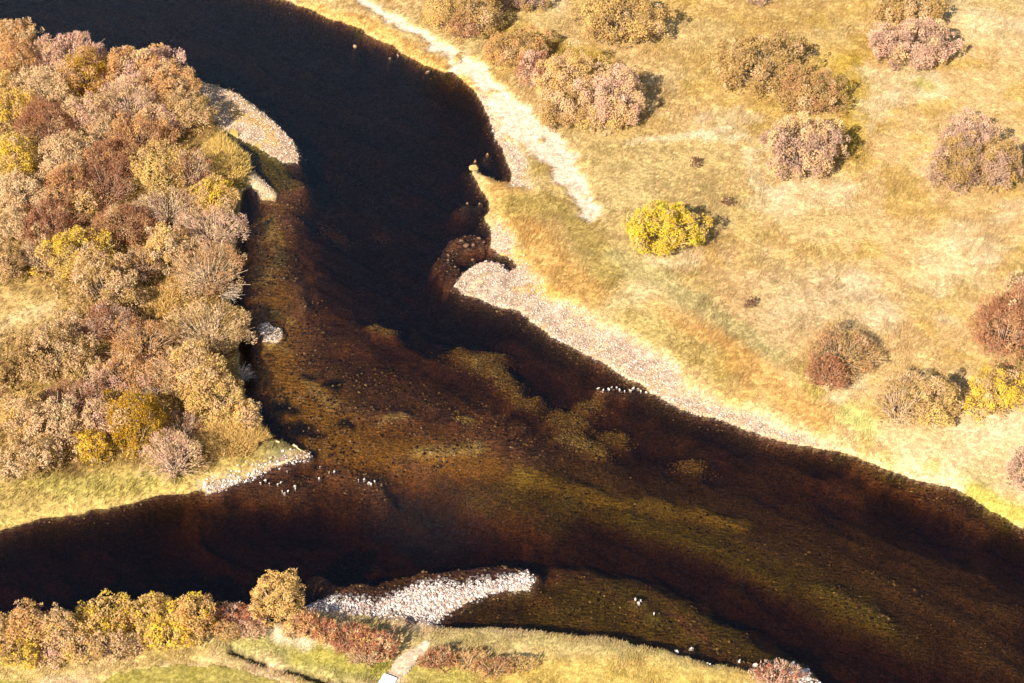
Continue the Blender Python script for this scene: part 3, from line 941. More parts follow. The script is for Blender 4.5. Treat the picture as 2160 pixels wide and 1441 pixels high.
GI, GM, GS = 'willow thicket on the island', 'bushes scattered over the golden meadow', 'shrubs along the near bank'
D, TW, SP = 'dense', 'twiggy', 'spray'
ISLAND_BUSHES = [
 (28, 72, 96, 62, 'tan+orange', D, 'tan orange bush in the top left corner of the thicket, beside dark water'),
 (40, 128, 74, 84, 'orange+brown', D, 'small orange-brown bush just below the tan bush in the top left corner'),
 (152, 118, 156, 76, 'pink', SP, 'wide pink feathery bush on the upper water edge of the thicket'),
 (178, 158, 96, 92, 'orange+dgold', D, 'round orange-gold bush tucked against the wide pink feathery bush'),
 (96, 182, 116, 90, 'pale+tan', D, 'pale tan bush left of the round orange-gold bush'),
 (8, 182, 60, 80, 'gold', D, 'gold bush cut by the left frame edge under the orange-brown bush'),
 (300, 148, 150, 100, 'pink+orange', D, 'large salmon bush leaning over the water left of the upper gravel bar'),
 (362, 182, 110, 92, 'tan+orange', D, 'tan orange bush touching the root of the upper gravel bar'),
 (272, 218, 118, 100, 'pink+pale', TW, 'pinkish twiggy bush with bare grey stems below the large salmon bush'),
 (402, 238, 92, 80, 'tan+olive', D, 'tan-olive bush directly above the yellow sedge knoll'),
 (26, 226, 84, 66, 'yellow+gold', D, 'yellow bush at the left frame edge above the large rust bush'),
 (98, 268, 124, 96, 'rust', SP, 'large dark rust bush in the upper left of the thicket'),
 (190, 244, 84, 92, 'pink+tan', D, 'pinkish tan bush right of the large dark rust bush'),
 (28, 332, 84, 104, 'yellow+lime', D, 'yellow bush below the large rust bush at the left frame edge'),
 (140, 332, 112, 92, 'pale+tan', D, 'pale tan bush right below the large dark rust bush'),
 (300, 292, 144, 76, 'brown+orange', SP, 'low orange-brown bush in mid thicket, under the pinkish twiggy one'),
 (242, 340, 112, 86, 'rust+brown', SP, 'rusty brown feathery bush left of the yellow-tan bush near the knoll'),
 (228, 392, 112, 86, 'rust', TW, 'rust bush with pale bare stems showing at its foot'),
 (146, 398, 96, 86, 'rust+orange', SP, 'rust orange bush left of the rust bush with bare stems'),
 (338, 362, 108, 98, 'lime+gold', D, 'yellowish bush with a dark gap, left of the reddish twiggy one by the knoll'),
 (402, 364, 76, 84, 'rust+tan', TW, 'small reddish twiggy bush touching the yellow sedge knoll'),
 (446, 418, 112, 78, 'gold+yellow', D, 'golden bush just below the yellow sedge knoll'),
 (38, 408, 116, 86, 'pale', D, 'pale greyish tan bush at the left edge, below the yellow bushes'),
 (352, 440, 136, 74, 'pale+purple', TW, 'pale grey-pink twiggy bush left of the golden bush by the knoll'),
 (104, 470, 116, 86, 'rust', SP, 'rust bush left above the bright yellow-green bush'),
 (252, 482, 124, 92, 'rust+brown', SP, 'rusty brown bush right above the bright yellow-green bush'),
 (176, 432, 70, 60, 'gold+tan', D, 'small golden tan bush wedged between the rust bushes'),
 (30, 478, 76, 66, 'tan+pale', D, 'small tan bush at the left edge beside a rust bush'),
 (14, 556, 64, 92, 'olive+tan', D, 'olive-tan bush cut by the left frame edge above the straw clearing'),
 (165, 536, 140, 106, 'lime+yellow', D, 'bright yellow-green bush in the middle of the thicket'),
 (226, 606, 154, 116, 'tan+olive', D, 'broad tan-olive bush right below the bright yellow-green bush'),
 (448, 482, 132, 92, 'pink+pale', TW, 'grey-pink bush overhanging the water above the twig-fan bush'),
 (352, 528, 84, 92, 'pale+gold', D, 'pale golden bush left of the grey-pink overhanging bush'),
 (440, 574, 132, 112, 'tan+brown', TW, 'tan bush with a fan of grey bare twigs at the water edge'),
 (440, 694, 152, 116, 'tan+olive', TW, 'grey tan bush at the water edge level with the white gravel islet'),
 (236, 684, 106, 82, 'rust+purple', SP, 'rust bush below the broad tan-olive bush'),
 (300, 722, 134, 102, 'brown+orange', TW, 'orange-brown twiggy bush left of the grey tan waterside bush'),
 (112, 744, 150, 114, 'olive+tan', D, 'olive bush with a dark right side below the straw clearing'),
 (6, 786, 54, 104, 'olive', D, 'dark olive bush cut by the left frame edge below the clearing'),
 (412, 790, 124, 116, 'gold+tan', D, 'big golden tan bush at the water edge beside grey dead branches'),
 (452, 838, 128, 100, 'gold+lime', D, 'lower yellow-tan bush in front of the big golden tan bush'),
 (268, 790, 130, 80, 'orange+pink', SP, 'pale orange feathery bush left of the big golden tan bush'),
 (286, 892, 122, 116, 'dgold', D, 'dark mustard gold bush near the lower edge of the thicket'),
 (128, 846, 96, 72, 'rust+brown', TW, 'rusty brown bush in the lower left of the thicket'),
 (180, 838, 66, 70, 'rust+pink', TW, 'small pinkish rust bush left above the mustard gold bush'),
 (202, 886, 64, 76, 'tan+pink', D, 'small pinkish tan bush touching the left side of the mustard gold bush'),
 (46, 876, 92, 92, 'tan+gold', D, 'tan gold bush near the left edge under the rusty brown bush'),
 (4, 850, 44, 80, 'rust', SP, 'sliver of a rust bush on the left frame edge'),
 (116, 902, 104, 92, 'tan+pale', D, 'tan bush left of the small yellow-gold bush at the lower edge'),
 (196, 944, 70, 66, 'yellow+dgold', D, 'small yellow-gold bush at the lower edge of the thicket'),
 (58, 962, 132, 92, 'pale+olive', D, 'pale grey-olive bush at the lower left corner of the thicket'),
 (362, 962, 108, 104, 'tan+pink', TW, 'separate pinkish tan bush standing on the yellow grass strip'),
 (384, 902, 80, 62, 'brown+purple', TW, 'dark brown twiggy bush between mustard bush and sedge mound'),
 (176, 786, 84, 62, 'pale+lime', SP, 'low pale greenish bush left of the pale orange feathery bush'),
 (14, 660, 10, 10, None, None, None),
 (496, 690, 60, 84, 'olive+lime', D, 'small olive-green bush on the water edge facing the gravel islet'),
 (520, 880, 60, 60, 'gold+tan', D, 'small golden bush on the water edge above the sedge mound'),
 (225, 285, 70, 66, 'tan+pale', TW, 'small pale twiggy bush right of the pinkish tan bush in the upper thicket'),
 (40, 20, 10, 10, None, None, None),
 (330, 260, 90, 70, 'tan+pink', D, 'small tan pink bush between the pinkish twiggy and tan-olive bushes'),
 (72, 620, 10, 10, None, None, None),
 (395, 640, 10, 10, None, None, None),
 (352, 790, 70, 80, 'tan+brown', TW, 'narrow brown twiggy bush left of the big golden tan bush'),
 (80, 540, 74, 70, 'pale+brown', TW, 'small pale brown twiggy bush left of the bright yellow-green bush'),
 (300, 560, 62, 70, 'brown+tan', TW, 'small brown twiggy bush right of the bright yellow-green bush'),
 (150, 690, 70, 56, 'tan+pale', D, 'small tan bush on the right rim of the straw clearing'),
 (470, 330, 10, 10, None, None, None),
]
for (u, v, a, b, pal, st, lab) in ISLAND_BUSHES:
    if pal:
        bush(u, v, a * 1.1, b * 1.08, pal, lab, st, GI)

MEADOW_BUSHES = [
 (938, 30, 96, 92, 'olive+gold', D, 'olive bush on the left of the top cluster by the pale sand strip'),
 (1012, 26, 90, 110, 'olive', D, 'dark olive bush on the right of the top cluster by the sand strip'),
 (980, 56, 66, 64, 'rust+brown', SP, 'rust-brown bush in front of the top cluster by the sand strip'),
 (1100, -4, 120, 46, 'purple+olive', D, 'grey-purple bush top cut by the upper frame edge, left of the big olive-gold one'),
 (1312, 36, 186, 124, 'olive+gold', D, 'big olive-gold bush at the top edge of the meadow'),
 (1092, 106, 134, 90, 'orange+olive', D, 'orange-olive dome bush above the sand strip'),
 (1124, 150, 76, 80, 'rust+pink', SP, 'small rust-pink bush below the orange-olive dome bush'),
 (1196, 166, 124, 112, 'tan+gold', D, 'tan golden bush at the upper left of the large bush clump'),
 (1292, 206, 148, 124, 'pink+tan', D, 'pink-tan bush forming the right end of the large bush clump'),
 (1196, 226, 136, 96, 'tan+olive', D, 'tan-olive bush at the lower left of the large bush clump'),
 (1272, 244, 130, 74, 'tan+lime', D, 'low tan bush with greenish foot at the bottom of the large clump'),
 (1604, 134, 208, 136, 'olive', D, 'large olive bush in the upper middle of the meadow'),
 (1714, 198, 124, 106, 'olive+brown', D, 'brownish olive bush touching the lower right of the large olive bush'),
 (1694, 312, 176, 140, 'purple+tan', D, 'brown-pink dome bush below the brownish olive bush'),
 (1920, 18, 166, 92, 'olive+tan', D, 'pale olive bush at the top edge behind the purple bush'),
 (1924, 96, 180, 106, 'purple+pink', D, 'purple-pink dome bush in front of the pale olive bush at the top edge'),
 (2042, 298, 138, 106, 'pink+purple', D, 'pink bush at the back of the three-bush clump by the right edge'),
 (2016, 346, 112, 130, 'olive+purple', D, 'brown olive bush at the front left of the three-bush clump'),
 (2104, 350, 98, 118, 'purple+olive', D, 'brownish purple bush at the front right of the three-bush clump'),
 (1597, -6, 56, 34, 'purple', D, 'tip of a purple-grey bush cut by the top frame edge'),
 (1774, 746, 152, 112, 'olive+brown', TW, 'olive bush with grey twigs behind the dark rust bush'),
 (1744, 790, 88, 80, 'rust', SP, 'small dark rust bush in front of the olive twiggy bush'),
 (1902, 846, 112, 118, 'tan+olive', TW, 'tan-olive half of the bush pair left of the yellow bush'),
 (1974, 852, 100, 122, 'olive+lime', D, 'yellow-olive half of the bush pair left of the yellow bush'),
 (2100, 832, 116, 110, 'yellow+olive', D, 'yellowish bush near the right frame edge'),
 (2130, 690, 168, 162, 'rust+brown', SP, 'big rust bush with bare stems at the right frame edge'),
 (2170, 620, 100, 80, 'tan+purple', D, 'greyish tan bush behind the big rust bush at the right frame edge'),
 (2170, 992, 88, 110, 'purple+pink', SP, 'purple-pink bush cut by the right frame edge near the river'),
 (1467, 343, 25, 22, 'umber', D, 'tiny brown shrub, upper of the two right above the bright yellow tree'),
 (1535, 427, 27, 24, 'umber', D, 'tiny brown shrub just right of the bright yellow tree'),
 (1585, 640, 26, 22, 'umber', D, 'tiny dark brown shrub alone on the pale mid meadow'),
]
for (u, v, a, b, pal, st, lab) in MEADOW_BUSHES:
    bush(u, v, a, b, pal, lab, st, GM)
bush(1400, 484, 158, 118, 'lemon+yellow+lemon+lime', 'bright yellow-leaved round tree alone on the meadow, casting a dark shadow', 'tree', None, 'yellow_tree', 'tree')

BANK_BUSHES = [
 (584, 1262, 98, 104, 'gold', 'tree', 'lone golden round tree on the near bank among red shrubs', 'golden_tree', 'tree'),
 (222, 1300, 108, 84, 'yellow+gold', 'tree', 'leftmost of the three yellow trees on the near bank', 'golden_tree', 'tree'),
 (322, 1298, 110, 82, 'gold+yellow', 'tree', 'middle of the three yellow trees on the near bank', 'golden_tree', 'tree'),
 (408, 1300, 72, 88, 'orange+yellow+gold', 'tree', 'rightmost of the three yellow trees on the near bank', 'golden_tree', 'tree'),
 (356, 1336, 128, 70, 'yellow+lime', D, 'bright lemon yellow bush in front of the yellow trees', 'shrub', 'bush'),
 (58, 1322, 76, 88, 'gold+orange', D, 'tall golden bush at the lower left beside the dark water', 'shrub', 'bush'),
 (122, 1326, 70, 84, 'gold+tan', D, 'golden tan bush right of the tall golden one at the lower left', 'shrub', 'bush'),
 (6, 1336, 70, 80, 'gold+tan', D, 'golden bush cut by the left frame edge on the near bank', 'shrub', 'bush'),
 (160, 1358, 100, 72, 'tan+gold', D, 'tan bush below the leftmost yellow tree', 'shrub', 'bush'),
 (42, 1378, 96, 54, 'yellow+olive', D, 'low yellow-olive bush on the lower left lawn edge', 'shrub', 'bush'),
 (240, 1362, 96, 66, 'tan+olive', D, 'tan-olive bush between the tan bush and the lemon yellow one', 'shrub', 'bush'),
 (108, 1374, 70, 56, 'tan+pink', D, 'low pinkish tan bush left of the tan bush on the lawn edge', 'shrub', 'bush'),
 (462, 1300, 42, 56, 'olive+red', D, 'dark olive-red shrub right beside the rightmost yellow tree', 'shrub', 'bush'),
 (492, 1296, 52, 54, 'red+pink', SP, 'red-tipped shrub at the water edge left of the lone golden tree', 'shrub', 'bush'),
 (538, 1302, 54, 52, 'pink+red', SP, 'pinkish shrub touching the left side of the lone golden tree', 'shrub', 'bush'),
 (478, 1332, 46, 44, 'orange+olive', D, 'small orange-olive shrub below the red-tipped shrub', 'shrub', 'bush'),
 (524, 1330, 66, 40, 'tan+pink', SP, 'low greyish tan shrub below the pinkish shrub', 'shrub', 'bush'),
 (622, 1322, 48, 44, 'orange+gold', D, 'orange shrub at the right foot of the lone golden tree', 'shrub', 'bush'),
 (652, 1318, 48, 50, 'red+orange', SP, 'orange-red shrub right of the lone golden tree', 'shrub', 'bush'),
 (690, 1334, 56, 50, 'red+orange', SP, 'second red shrub from the lone golden tree, beside the white beach', 'shrub', 'bush'),
 (730, 1346, 60, 54, 'red', SP, 'bright red shrub in the middle of the red row beside the beach', 'shrub', 'bush'),
 (772, 1356, 58, 56, 'red+orange', SP, 'second red shrub from the right end of the row beside the beach', 'shrub', 'bush'),
 (812, 1364, 54, 56, 'red+tan', SP, 'rightmost reddish shrub of the row, left of the dirt path', 'shrub', 'bush'),
 (770, 1386, 66, 36, 'brown+tan', TW, 'low brown shrub in front of the red row near the path', 'shrub', 'bush'),
 (924, 1392, 80, 44, 'brown+rust', SP, 'brown-red shrub just right of the dirt path', 'shrub', 'bush'),
 (985, 1394, 66, 38, 'orange+brown', SP, 'orange-brown shrub, second to the right of the dirt path', 'shrub', 'bush'),
 (1042, 1408, 74, 42, 'brown+rust', SP, 'low rusty shrub, third to the right of the dirt path', 'shrub', 'bush'),
 (1100, 1402, 62, 34, 'gold+olive', SP, 'low golden tuft shrub, fourth to the right of the dirt path', 'shrub', 'bush'),
 (1640, 1426, 96, 58, 'red+pink', TW, 'reddish twiggy bush among white stones at the bottom edge', 'shrub', 'bush'),
]
for (u, v, a, b, pal, st, lab, nm, ct) in BANK_BUSHES:
    bush(u, v, a * (1.22 if u < 460 else 1.12), b * 1.08, pal, lab, st, GS, nm, ct)


# dead shrub of bare grey twigs over the water
def dead_shrub(u, v, size_px, label, seed, lean):
    rg = np.random.default_rng(seed)
    p = P(u, v, 0.5)
    zg = max(ground_z(p[0], p[1]), 0.0)
    s = size_px / pxm(u, v)
    root = bpy.data.objects.new('dead_shrub', None)
    COL.objects.link(root)
    root.location = (p[0], p[1], zg)
    tag(root, label, 'dead shrub')
    n = 46
    d = unit(rg.normal(0, 0.42, (n, 3)) + np.array(lean))
    d[:, 2] = np.abs(d[:, 2])
    tip = d * (s * rg.uniform(0.55, 1.0, n))[:, None]
    b0 = rg.normal(0, 0.12, (n, 3)) * np.array([1, 1, 0]) + np.array([0, 0, -0.1])
    V, F = tubes(b0, 0.5 * (b0 + tip) + np.array([0, 0, 0.2 * s]), tip, np.full(n, 0.035), np.full(n, 0.012), rg)
    k = n // 2
    mesh_obj('stem', V[:k * 12], F[:k * 9], M_BARK, root, col=np.tile(BARK_P, (k * 12, 1)))
    tw0 = tip[:k] * 0.65
    tw1 = tw0 + unit(rg.normal(size=(k, 3)) + np.array(lean)) * 0.4 * s
    V2, F2 = tubes(np.vstack([b0[k:], tw0]), np.vstack([0.5 * (b0[k:] + tip[k:]), 0.5 * (tw0 + tw1)]), np.vstack([tip[k:], tw1]),
                   np.full(n, 0.026), np.full(n, 0.01), rg)
    mesh_obj('twigs', V2, F2, M_BARK, root, col=np.tile(BARK_P * 0.85, (len(V2), 1)))


dead_shrub(502, 800, 46, 'grey dead branches sticking out over the water beside the big golden bush', 5, (0.9, 0.4, 0.8))
dead_shrub(468, 622, 52, 'fan of grey bare twigs under the tan waterside bush', 6, (0.9, -0.5, 0.6))
dead_shrub(330, 838, 40, 'small grey bare twigs between the pale orange and golden tan bushes', 8, (-0.5, -0.4, 0.8))


# ------------------------------------------------------------------ grass
def blades(x, y, z, hgt, wid, lean, C, rg):
    n = len(x)
    an = rg.uniform(0, 6.283, n)
    b = np.stack([np.cos(an), np.sin(an), np.zeros(n)], 1) * wid[:, None] * 0.5
    c = np.stack([x, y, z], 1)
    tip = c + np.stack([lean[:, 0] * hgt, lean[:, 1] * hgt, hgt], 1)
    V = np.stack([c - b, c + b, tip], 1).reshape(-1, 3)
    return V, np.arange(3 * n).reshape(-1, 3), np.repeat(C, 3, 0)


def in_frame(x, y, margin):
    dx, dy, dz = x - CAM[0], y - CAM[1], -CAM[2] + 0.5
    dep = dy * ST - dz * CT
    a, b = dx / dep * FPX, (dy * CT + dz * ST) / dep * FPX
    return (np.abs(a) < 1080 + margin) & (np.abs(b) < 720 + margin)


PATHR = ribbon(PATH, [0.2, 0.4, 0.8, 0.6, 0.6, 0.6])


def make_grass(name, field, n_tuft, per, label, bx=(-half, half, near_y, far_y), over=3, short=0.62):
    rg = np.random.default_rng(99 + n_tuft)
    X = rg.uniform(bx[0], bx[1], n_tuft * over)
    Y = rg.uniform(bx[2], bx[3], n_tuft * over)
    ok = in_frame(X, Y, 90)
    X, Y = X[ok], Y[ok]
    sd = sample(SD, X, Y)
    own = sample(field, X, Y)
    gr = sample(SANDY, X, Y)
    ok = (own > 0.12) & (sd > 0.12) & (rg.random(len(X)) > gr * 1.5 - 0.1) & (sample(GZ, X, Y) > 0.06)
    ok &= rg.random(len(X)) < 0.35 + 1.3 * fbm(X, Y, 1.6, 101)
    X, Y = X[ok], Y[ok]
    for q in (LAWN, LAWN2, PATHR):
        ok = sdf(X, Y, q) < 0.0
        X, Y = X[ok], Y[ok]
    ok = np.abs(stroke(X, Y, DITCH, 0.4)) < 0.5
    X, Y = X[ok][:n_tuft], Y[ok][:n_tuft]
    n = len(X)
    tuft_h = 0.14 + 0.4 * smooth(0.35, 0.7, 0.5 * fbm(X, Y, 5.0, 111) + 0.5 * fbm(X, Y, 1.1, 113)) * rg.uniform(0.6, 1.3, n)
    tuft_h *= short
    tuft_h *= 1 - 0.5 * np.clip(sample(GRAV, X, Y), 0, 1)
    tc = sample(TINT, X, Y) * (0.82 + 0.36 * fbm(X, Y, 0.9, 117)[:, None]) * rg.uniform(0.86, 1.16, (n, 1)) * rg.normal(1, 0.04, (n, 3))
    ang = 0.75 + 2.4 * (fbm(X, Y, 7.0, 121) - 0.5)
    ld = np.stack([np.cos(ang), np.sin(ang)], 1) * (0.3 + 0.7 * vnoise(X, Y, 2.0, 131))[:, None]
    i = np.repeat(np.arange(n), per)
    m = len(i)
    x, y = X[i] + rg.normal(0, 0.10, m), Y[i] + rg.normal(0, 0.10, m)
    z = sample(GZ, x, y) - 0.02
    hgt = tuft_h[i] * rg.uniform(0.55, 1.25, m)
    lean = ld[i] + rg.normal(0, 0.45, (m, 2))
    C = np.clip(tc[i] * rg.uniform(0.88, 1.12, (m, 1)), 0.01, 0.85)
    V, F, C = blades(x, y, z, hgt, rg.uniform(0.035, 0.085, m), lean, C, rg)
    o = mesh_obj(name, V, F, M_GRASS, col=C)
    return tag(o, label, 'grass', kind='stuff')


make_grass('meadow_grass', dN, 88000, 6, 'golden dry grass covering the meadow on the far side of the river')
make_grass('island_grass', dI, 16000, 6, 'yellow tan grass on the island strip and thicket floor', (-half, -10, near_y, far_y), 8)
make_grass('bank_grass', dS, 16000, 7, 'pale straw and green grass on the near bank', (-half, half, near_y, -12), 10, 0.42)


# sedge mounds: dense domes of upright yellow blades
def sedge(u, v, w_, h_, pal, label, n, hgt):
    rg = np.random.default_rng(int(u * 7 + v))
    s = pxm(u, v)
    th = DEP + math.atan((v - 720.5) / FPX)
    rx, ry = w_ / 2 / s, h_ / 2 / s / math.sin(th) * 0.86
    zg = 0.6
    c = P(u, v, zg + 0.3)
    a, r = rg.uniform(0, 6.283, n), np.sqrt(rg.random(n))
    r2 = r * (1 + 0.12 * np.sin(3 * a + u) + 0.08 * np.sin(5 * a))
    lx, ly = rx * r2 * np.cos(a), ry * r2 * np.sin(a)
    ok = sample(SD, lx + c[0], ly + c[1]) > 0.0
    lx, ly, r = lx[ok], ly[ok], r[ok]
    n = len(lx)
    zz = sample(GZ, lx + c[0], ly + c[1]) + 0.45 * (1 - r ** 2)
    zg = ground_z(c[0], c[1])
    root = bpy.data.objects.new('sedge_mound', None)
    COL.objects.link(root)
    root.location = (c[0], c[1], zg)
    tag(root, label, 'sedge mound')
    C = pal_mix(pal, n, rg) * rg.uniform(0.75, 1.25, (n, 1))
    H = hgt * rg.uniform(0.6, 1.2, n)
    lean = np.stack([lx / rx, ly / ry], 1) * 0.5 + rg.normal(0, 0.35, (n, 2))
    V, F, C = blades(lx, ly, zz - zg - 0.05, H, rg.uniform(0.05, 0.11, n), lean, C, rg)
    mesh_obj('blades', V, F, M_GRASS, root, col=C)
    # the rounded sod under the blades
    q = 22
    rings = [0.0, 0.35, 0.7, 1.0]
    SV, SF = [], []
    for ri in rings:
        for k in range(q):
            an = 2 * math.pi * k / q
            rr = ri * (1 + 0.12 * math.sin(3 * an + u) + 0.08 * math.sin(5 * an))
            px_, py_ = rx * rr * math.cos(an), ry * rr * math.sin(an)
            gz = ground_z(px_ + c[0], py_ + c[1])
            SV.append((px_, py_, max(gz, -0.3) - zg + 0.42 * (1 - ri ** 2) - (0.12 if ri == 1 else 0)))
    for i in range(3):
        for k in range(q):
            SF.append((i * q + k, i * q + (k + 1) % q, (i + 1) * q + (k + 1) % q, (i + 1) * q + k))
    mesh_obj('sod', np.array(SV), SF, M_GROUND, root, col=np.tile(pal_mix(pal, 1, rg)[0] * 0.8, (len(SV), 1)), smooth_=True)


sedge(474, 332, 104, 132, 'sedge', 'yellow-green sedge knoll beside the small backwater behind the gravel bar', 9000, 0.5)
sedge(490, 918, 140, 92, 'gold', 'large golden sedge mound at the lower right point of the island', 9000, 0.5)
sedge(344, 632, 84, 100, 'gold', 'golden grass mound in the thicket, left of the grey tan waterside bush', 5000, 0.45)

# undergrowth between the island bushes
rg = np.random.default_rng(5)
TH = poly([(-60, 60), (70, 95), (200, 105), (330, 148), (420, 185), (455, 260), (480, 300), (500, 420), (490, 540), (485, 640), (500, 740), (515, 840), (540, 880), (420, 940), (300, 985),
           (100, 985), (-60, 985), (-60, 720), (100, 690), (120, 640), (60, 590), (-60, 590)], 0.8)
n = 30000
lo, hi = TH.min(0), TH.max(0)
X, Y = rg.uniform(lo[0], hi[0], n * 2), rg.uniform(lo[1], hi[1], n * 2)
ok = (sdf(X, Y, TH) > 0.2) & (sample(SD, X, Y) > 0.15)
X, Y = X[ok][:n], Y[ok][:n]
n = len(X)
Zt = sample(GZ, X, Y) + rg.random(n) ** 1.4 * (0.35 + 1.1 * fbm(X, Y, 2.0, 141))
kinds = ['tan', 'brown', 'pale', 'olive', 'rust', 'gold']
sel = (fbm(X, Y, 3.0, 151) * 14).astype(int) % len(kinds)
C = np.zeros((n, 3))
for i, kd in enumerate(kinds):
    m = sel == i
    C[m] = pal_mix(kd, int(m.sum()), rg)
C *= rg.uniform(0.7, 1.25, (n, 1))
V, F = leaf_quads(np.stack([X, Y, Zt], 1), unit(rg.normal(size=(n, 3)) + np.array([0, 0, 1.2])), unit(rg.normal(size=(n, 3)) + np.array([0, -0.5, 0.5])),
                  rg.uniform(0.2, 0.42, n), rg.uniform(0.05, 0.12, n))
tag(mesh_obj('undergrowth', V, F, M_LEAF, col=np.repeat(C, 4, 0)), 'low mixed brown and tan undergrowth filling the gaps of the thicket', 'undergrowth', kind='stuff')

# ------------------------------------------------------------------ stones
t = (1 + 5 ** 0.5) / 2
ICO = unit(np.array([(-1, t, 0), (1, t, 0), (-1, -t, 0), (1, -t, 0), (0, -1, t), (0, 1, t), (0, -1, -t), (0, 1, -t), (t, 0, -1), (t, 0, 1), (-t, 0, -1), (-t, 0, 1)], float))
ICF = np.array([(0, 11, 5), (0, 5, 1), (0, 1, 7), (0, 7, 10), (0, 10, 11), (1, 5, 9), (5, 11, 4), (11, 10, 2), (10, 7, 6), (7, 1, 8),
                (3, 9, 4), (3, 4, 2), (3, 2, 6), (3, 6, 8), (3, 8, 9), (4, 9, 5), (2, 4, 11), (6, 2, 10), (8, 6, 7), (9, 8, 1)])


def stones(name, outline, n, s0, s1, cols, label, deep=0.22, spill=0.0, clump=0.0):
    rg = np.random.default_rng(n + len(label))
    lo, hi = outline.min(0) - 1, outline.max(0) + 1
    X, Y = rg.uniform(lo[0], hi[0], n * 14), rg.uniform(lo[1], hi[1], n * 14)
    d = sdf(X, Y, outline)
    z = sample(GZ, X, Y)
    sz = s0 + (s1 - s0) * rg.random(len(X)) ** 2.6
    wet = (z < 0) & (z > -0.14) & (rg.random(len(X)) < 0.22)
    sz = np.where(wet, np.maximum(sz, -z * 1.5 + 0.07), sz)
    ok = (d > 0.0 - spill * rg.random(len(X))) & (z > -deep) & (z + sz * 0.55 > 0.0)
    ok &= rg.random(len(X)) < 0.12 + smooth(0.15, 0.75, sample(GRAV, X, Y))
    if clump:
        ok &= rg.random(len(X)) < smooth(clump - 0.12, clump + 0.12, fbm(X, Y, 1.2, 161))
    ok &= (z > 0) | (rg.random(len(X)) < 0.75)
    X, Y, z, sz = X[ok][:n], Y[ok][:n], z[ok][:n], sz[ok][:n]
    n = len(X)
    sc = sz[:, None] * np.stack([rg.uniform(.75, 1.3, n), rg.uniform(.7, 1.1, n), rg.uniform(.45, .85, n)], 1) * 0.5
    a = rg.uniform(0, 6.283, n)
    v = ICO[None] * (1 + rg.normal(0, 0.13, (n, 12, 1))) * sc[:, None]
    ca, sa = np.cos(a)[:, None], np.sin(a)[:, None]
    v = np.stack([v[..., 0] * ca - v[..., 1] * sa, v[..., 0] * sa + v[..., 1] * ca, v[..., 2]], -1)
    v += np.stack([X, Y, z + sz * 0.14], 1)[:, None]
    F = (ICF[None] + (np.arange(n) * 12)[:, None, None]).reshape(-1, 3)
    cs = np.array([lin(*c, 0.62) for c in cols])
    C = cs[rg.integers(0, len(cs), n)] * rg.uniform(0.75, 1.2, (n, 1))
    o = mesh_obj(name, v.reshape(-1, 3), F, M_STONE, col=np.repeat(np.clip(C, 0, 0.85), 12, 0))
    return tag(o, label, 'gravel', kind='stuff')


W1 = [(238, 220, 206), (222, 198, 184), (192, 166, 152), (250, 238, 228), (166, 140, 128)]
W2 = [(212, 186, 168), (194, 168, 150), (224, 200, 182), (176, 150, 132), (238, 220, 204)]
W3 = [(236, 206, 178), (220, 188, 160), (205, 170, 145), (246, 224, 200)]
stones('gravel', G_BEACH, 5600, 0.07, 0.26, W1, 'white cobbles of the beach reaching into the river from the near bank', 0.35, 0.7)
stones('gravel', G_POINT, 6500, 0.06, 0.2, W2, 'pinkish grey gravel of the point bar on the meadow side', 0.3, 0.9)
stones('gravel', G_SHORE, 900, 0.06, 0.2, W2, 'fine pale gravel along the shore below the sand strip', 0.25, 0.5)
stones('gravel', G_BAR, 2600, 0.06, 0.19, W3, 'tan gravel of the long bar off the top of the island', 0.2, 0.4)
stones('gravel', G_SPIT, 110, 0.08, 0.22, W3, 'small tan sand and gravel spit below the sedge knoll', 0.15, 0.2)
stones('gravel', G_ISLET, 300, 0.07, 0.2, W1, 'cream gravel islet beside the thicket', 0.2, 0.2)
stones('gravel', G_TIP, 600, 0.07, 0.24, W1, 'white stones along the shore at the lower point of the island', 0.3, 1.2)
stones('gravel', G_COVE, 90, 0.10, 0.35, W1, 'small white stone patch at the grassy near bank', 0.3, 0.2)
stones('gravel', G_COVE2, 160, 0.14, 0.4, W1, 'white stones around the reddish twiggy bush at the bottom edge', 0.35, 0.4)


# cobbles lying on the shallow river bed
OCT = np.array([(1, 0, 0), (-1, 0, 0), (0, 1, 0), (0, -1, 0), (0, 0, 1), (0, 0, -1)], float)
OCF = np.array([(0, 2, 4), (2, 1, 4), (1, 3, 4), (3, 0, 4), (2, 0, 5), (1, 2, 5), (3, 1, 5), (0, 3, 5)])
PATCHES = [(985, 730, 1.9), (1028, 757, 1.7), (1075, 790, 1.5), (1110, 828, 1.4), (1200, 867, 1.7), (1245, 838, 1.1), (1212, 913, 1.3), (1262, 934, 1.2), (810, 679, 1.0), (1300, 905, 1.2),
           (1460, 965, 1.2), (985, 875, .8), (1050, 735, .8), (700, 455, 1.3), (800, 455, .8)]


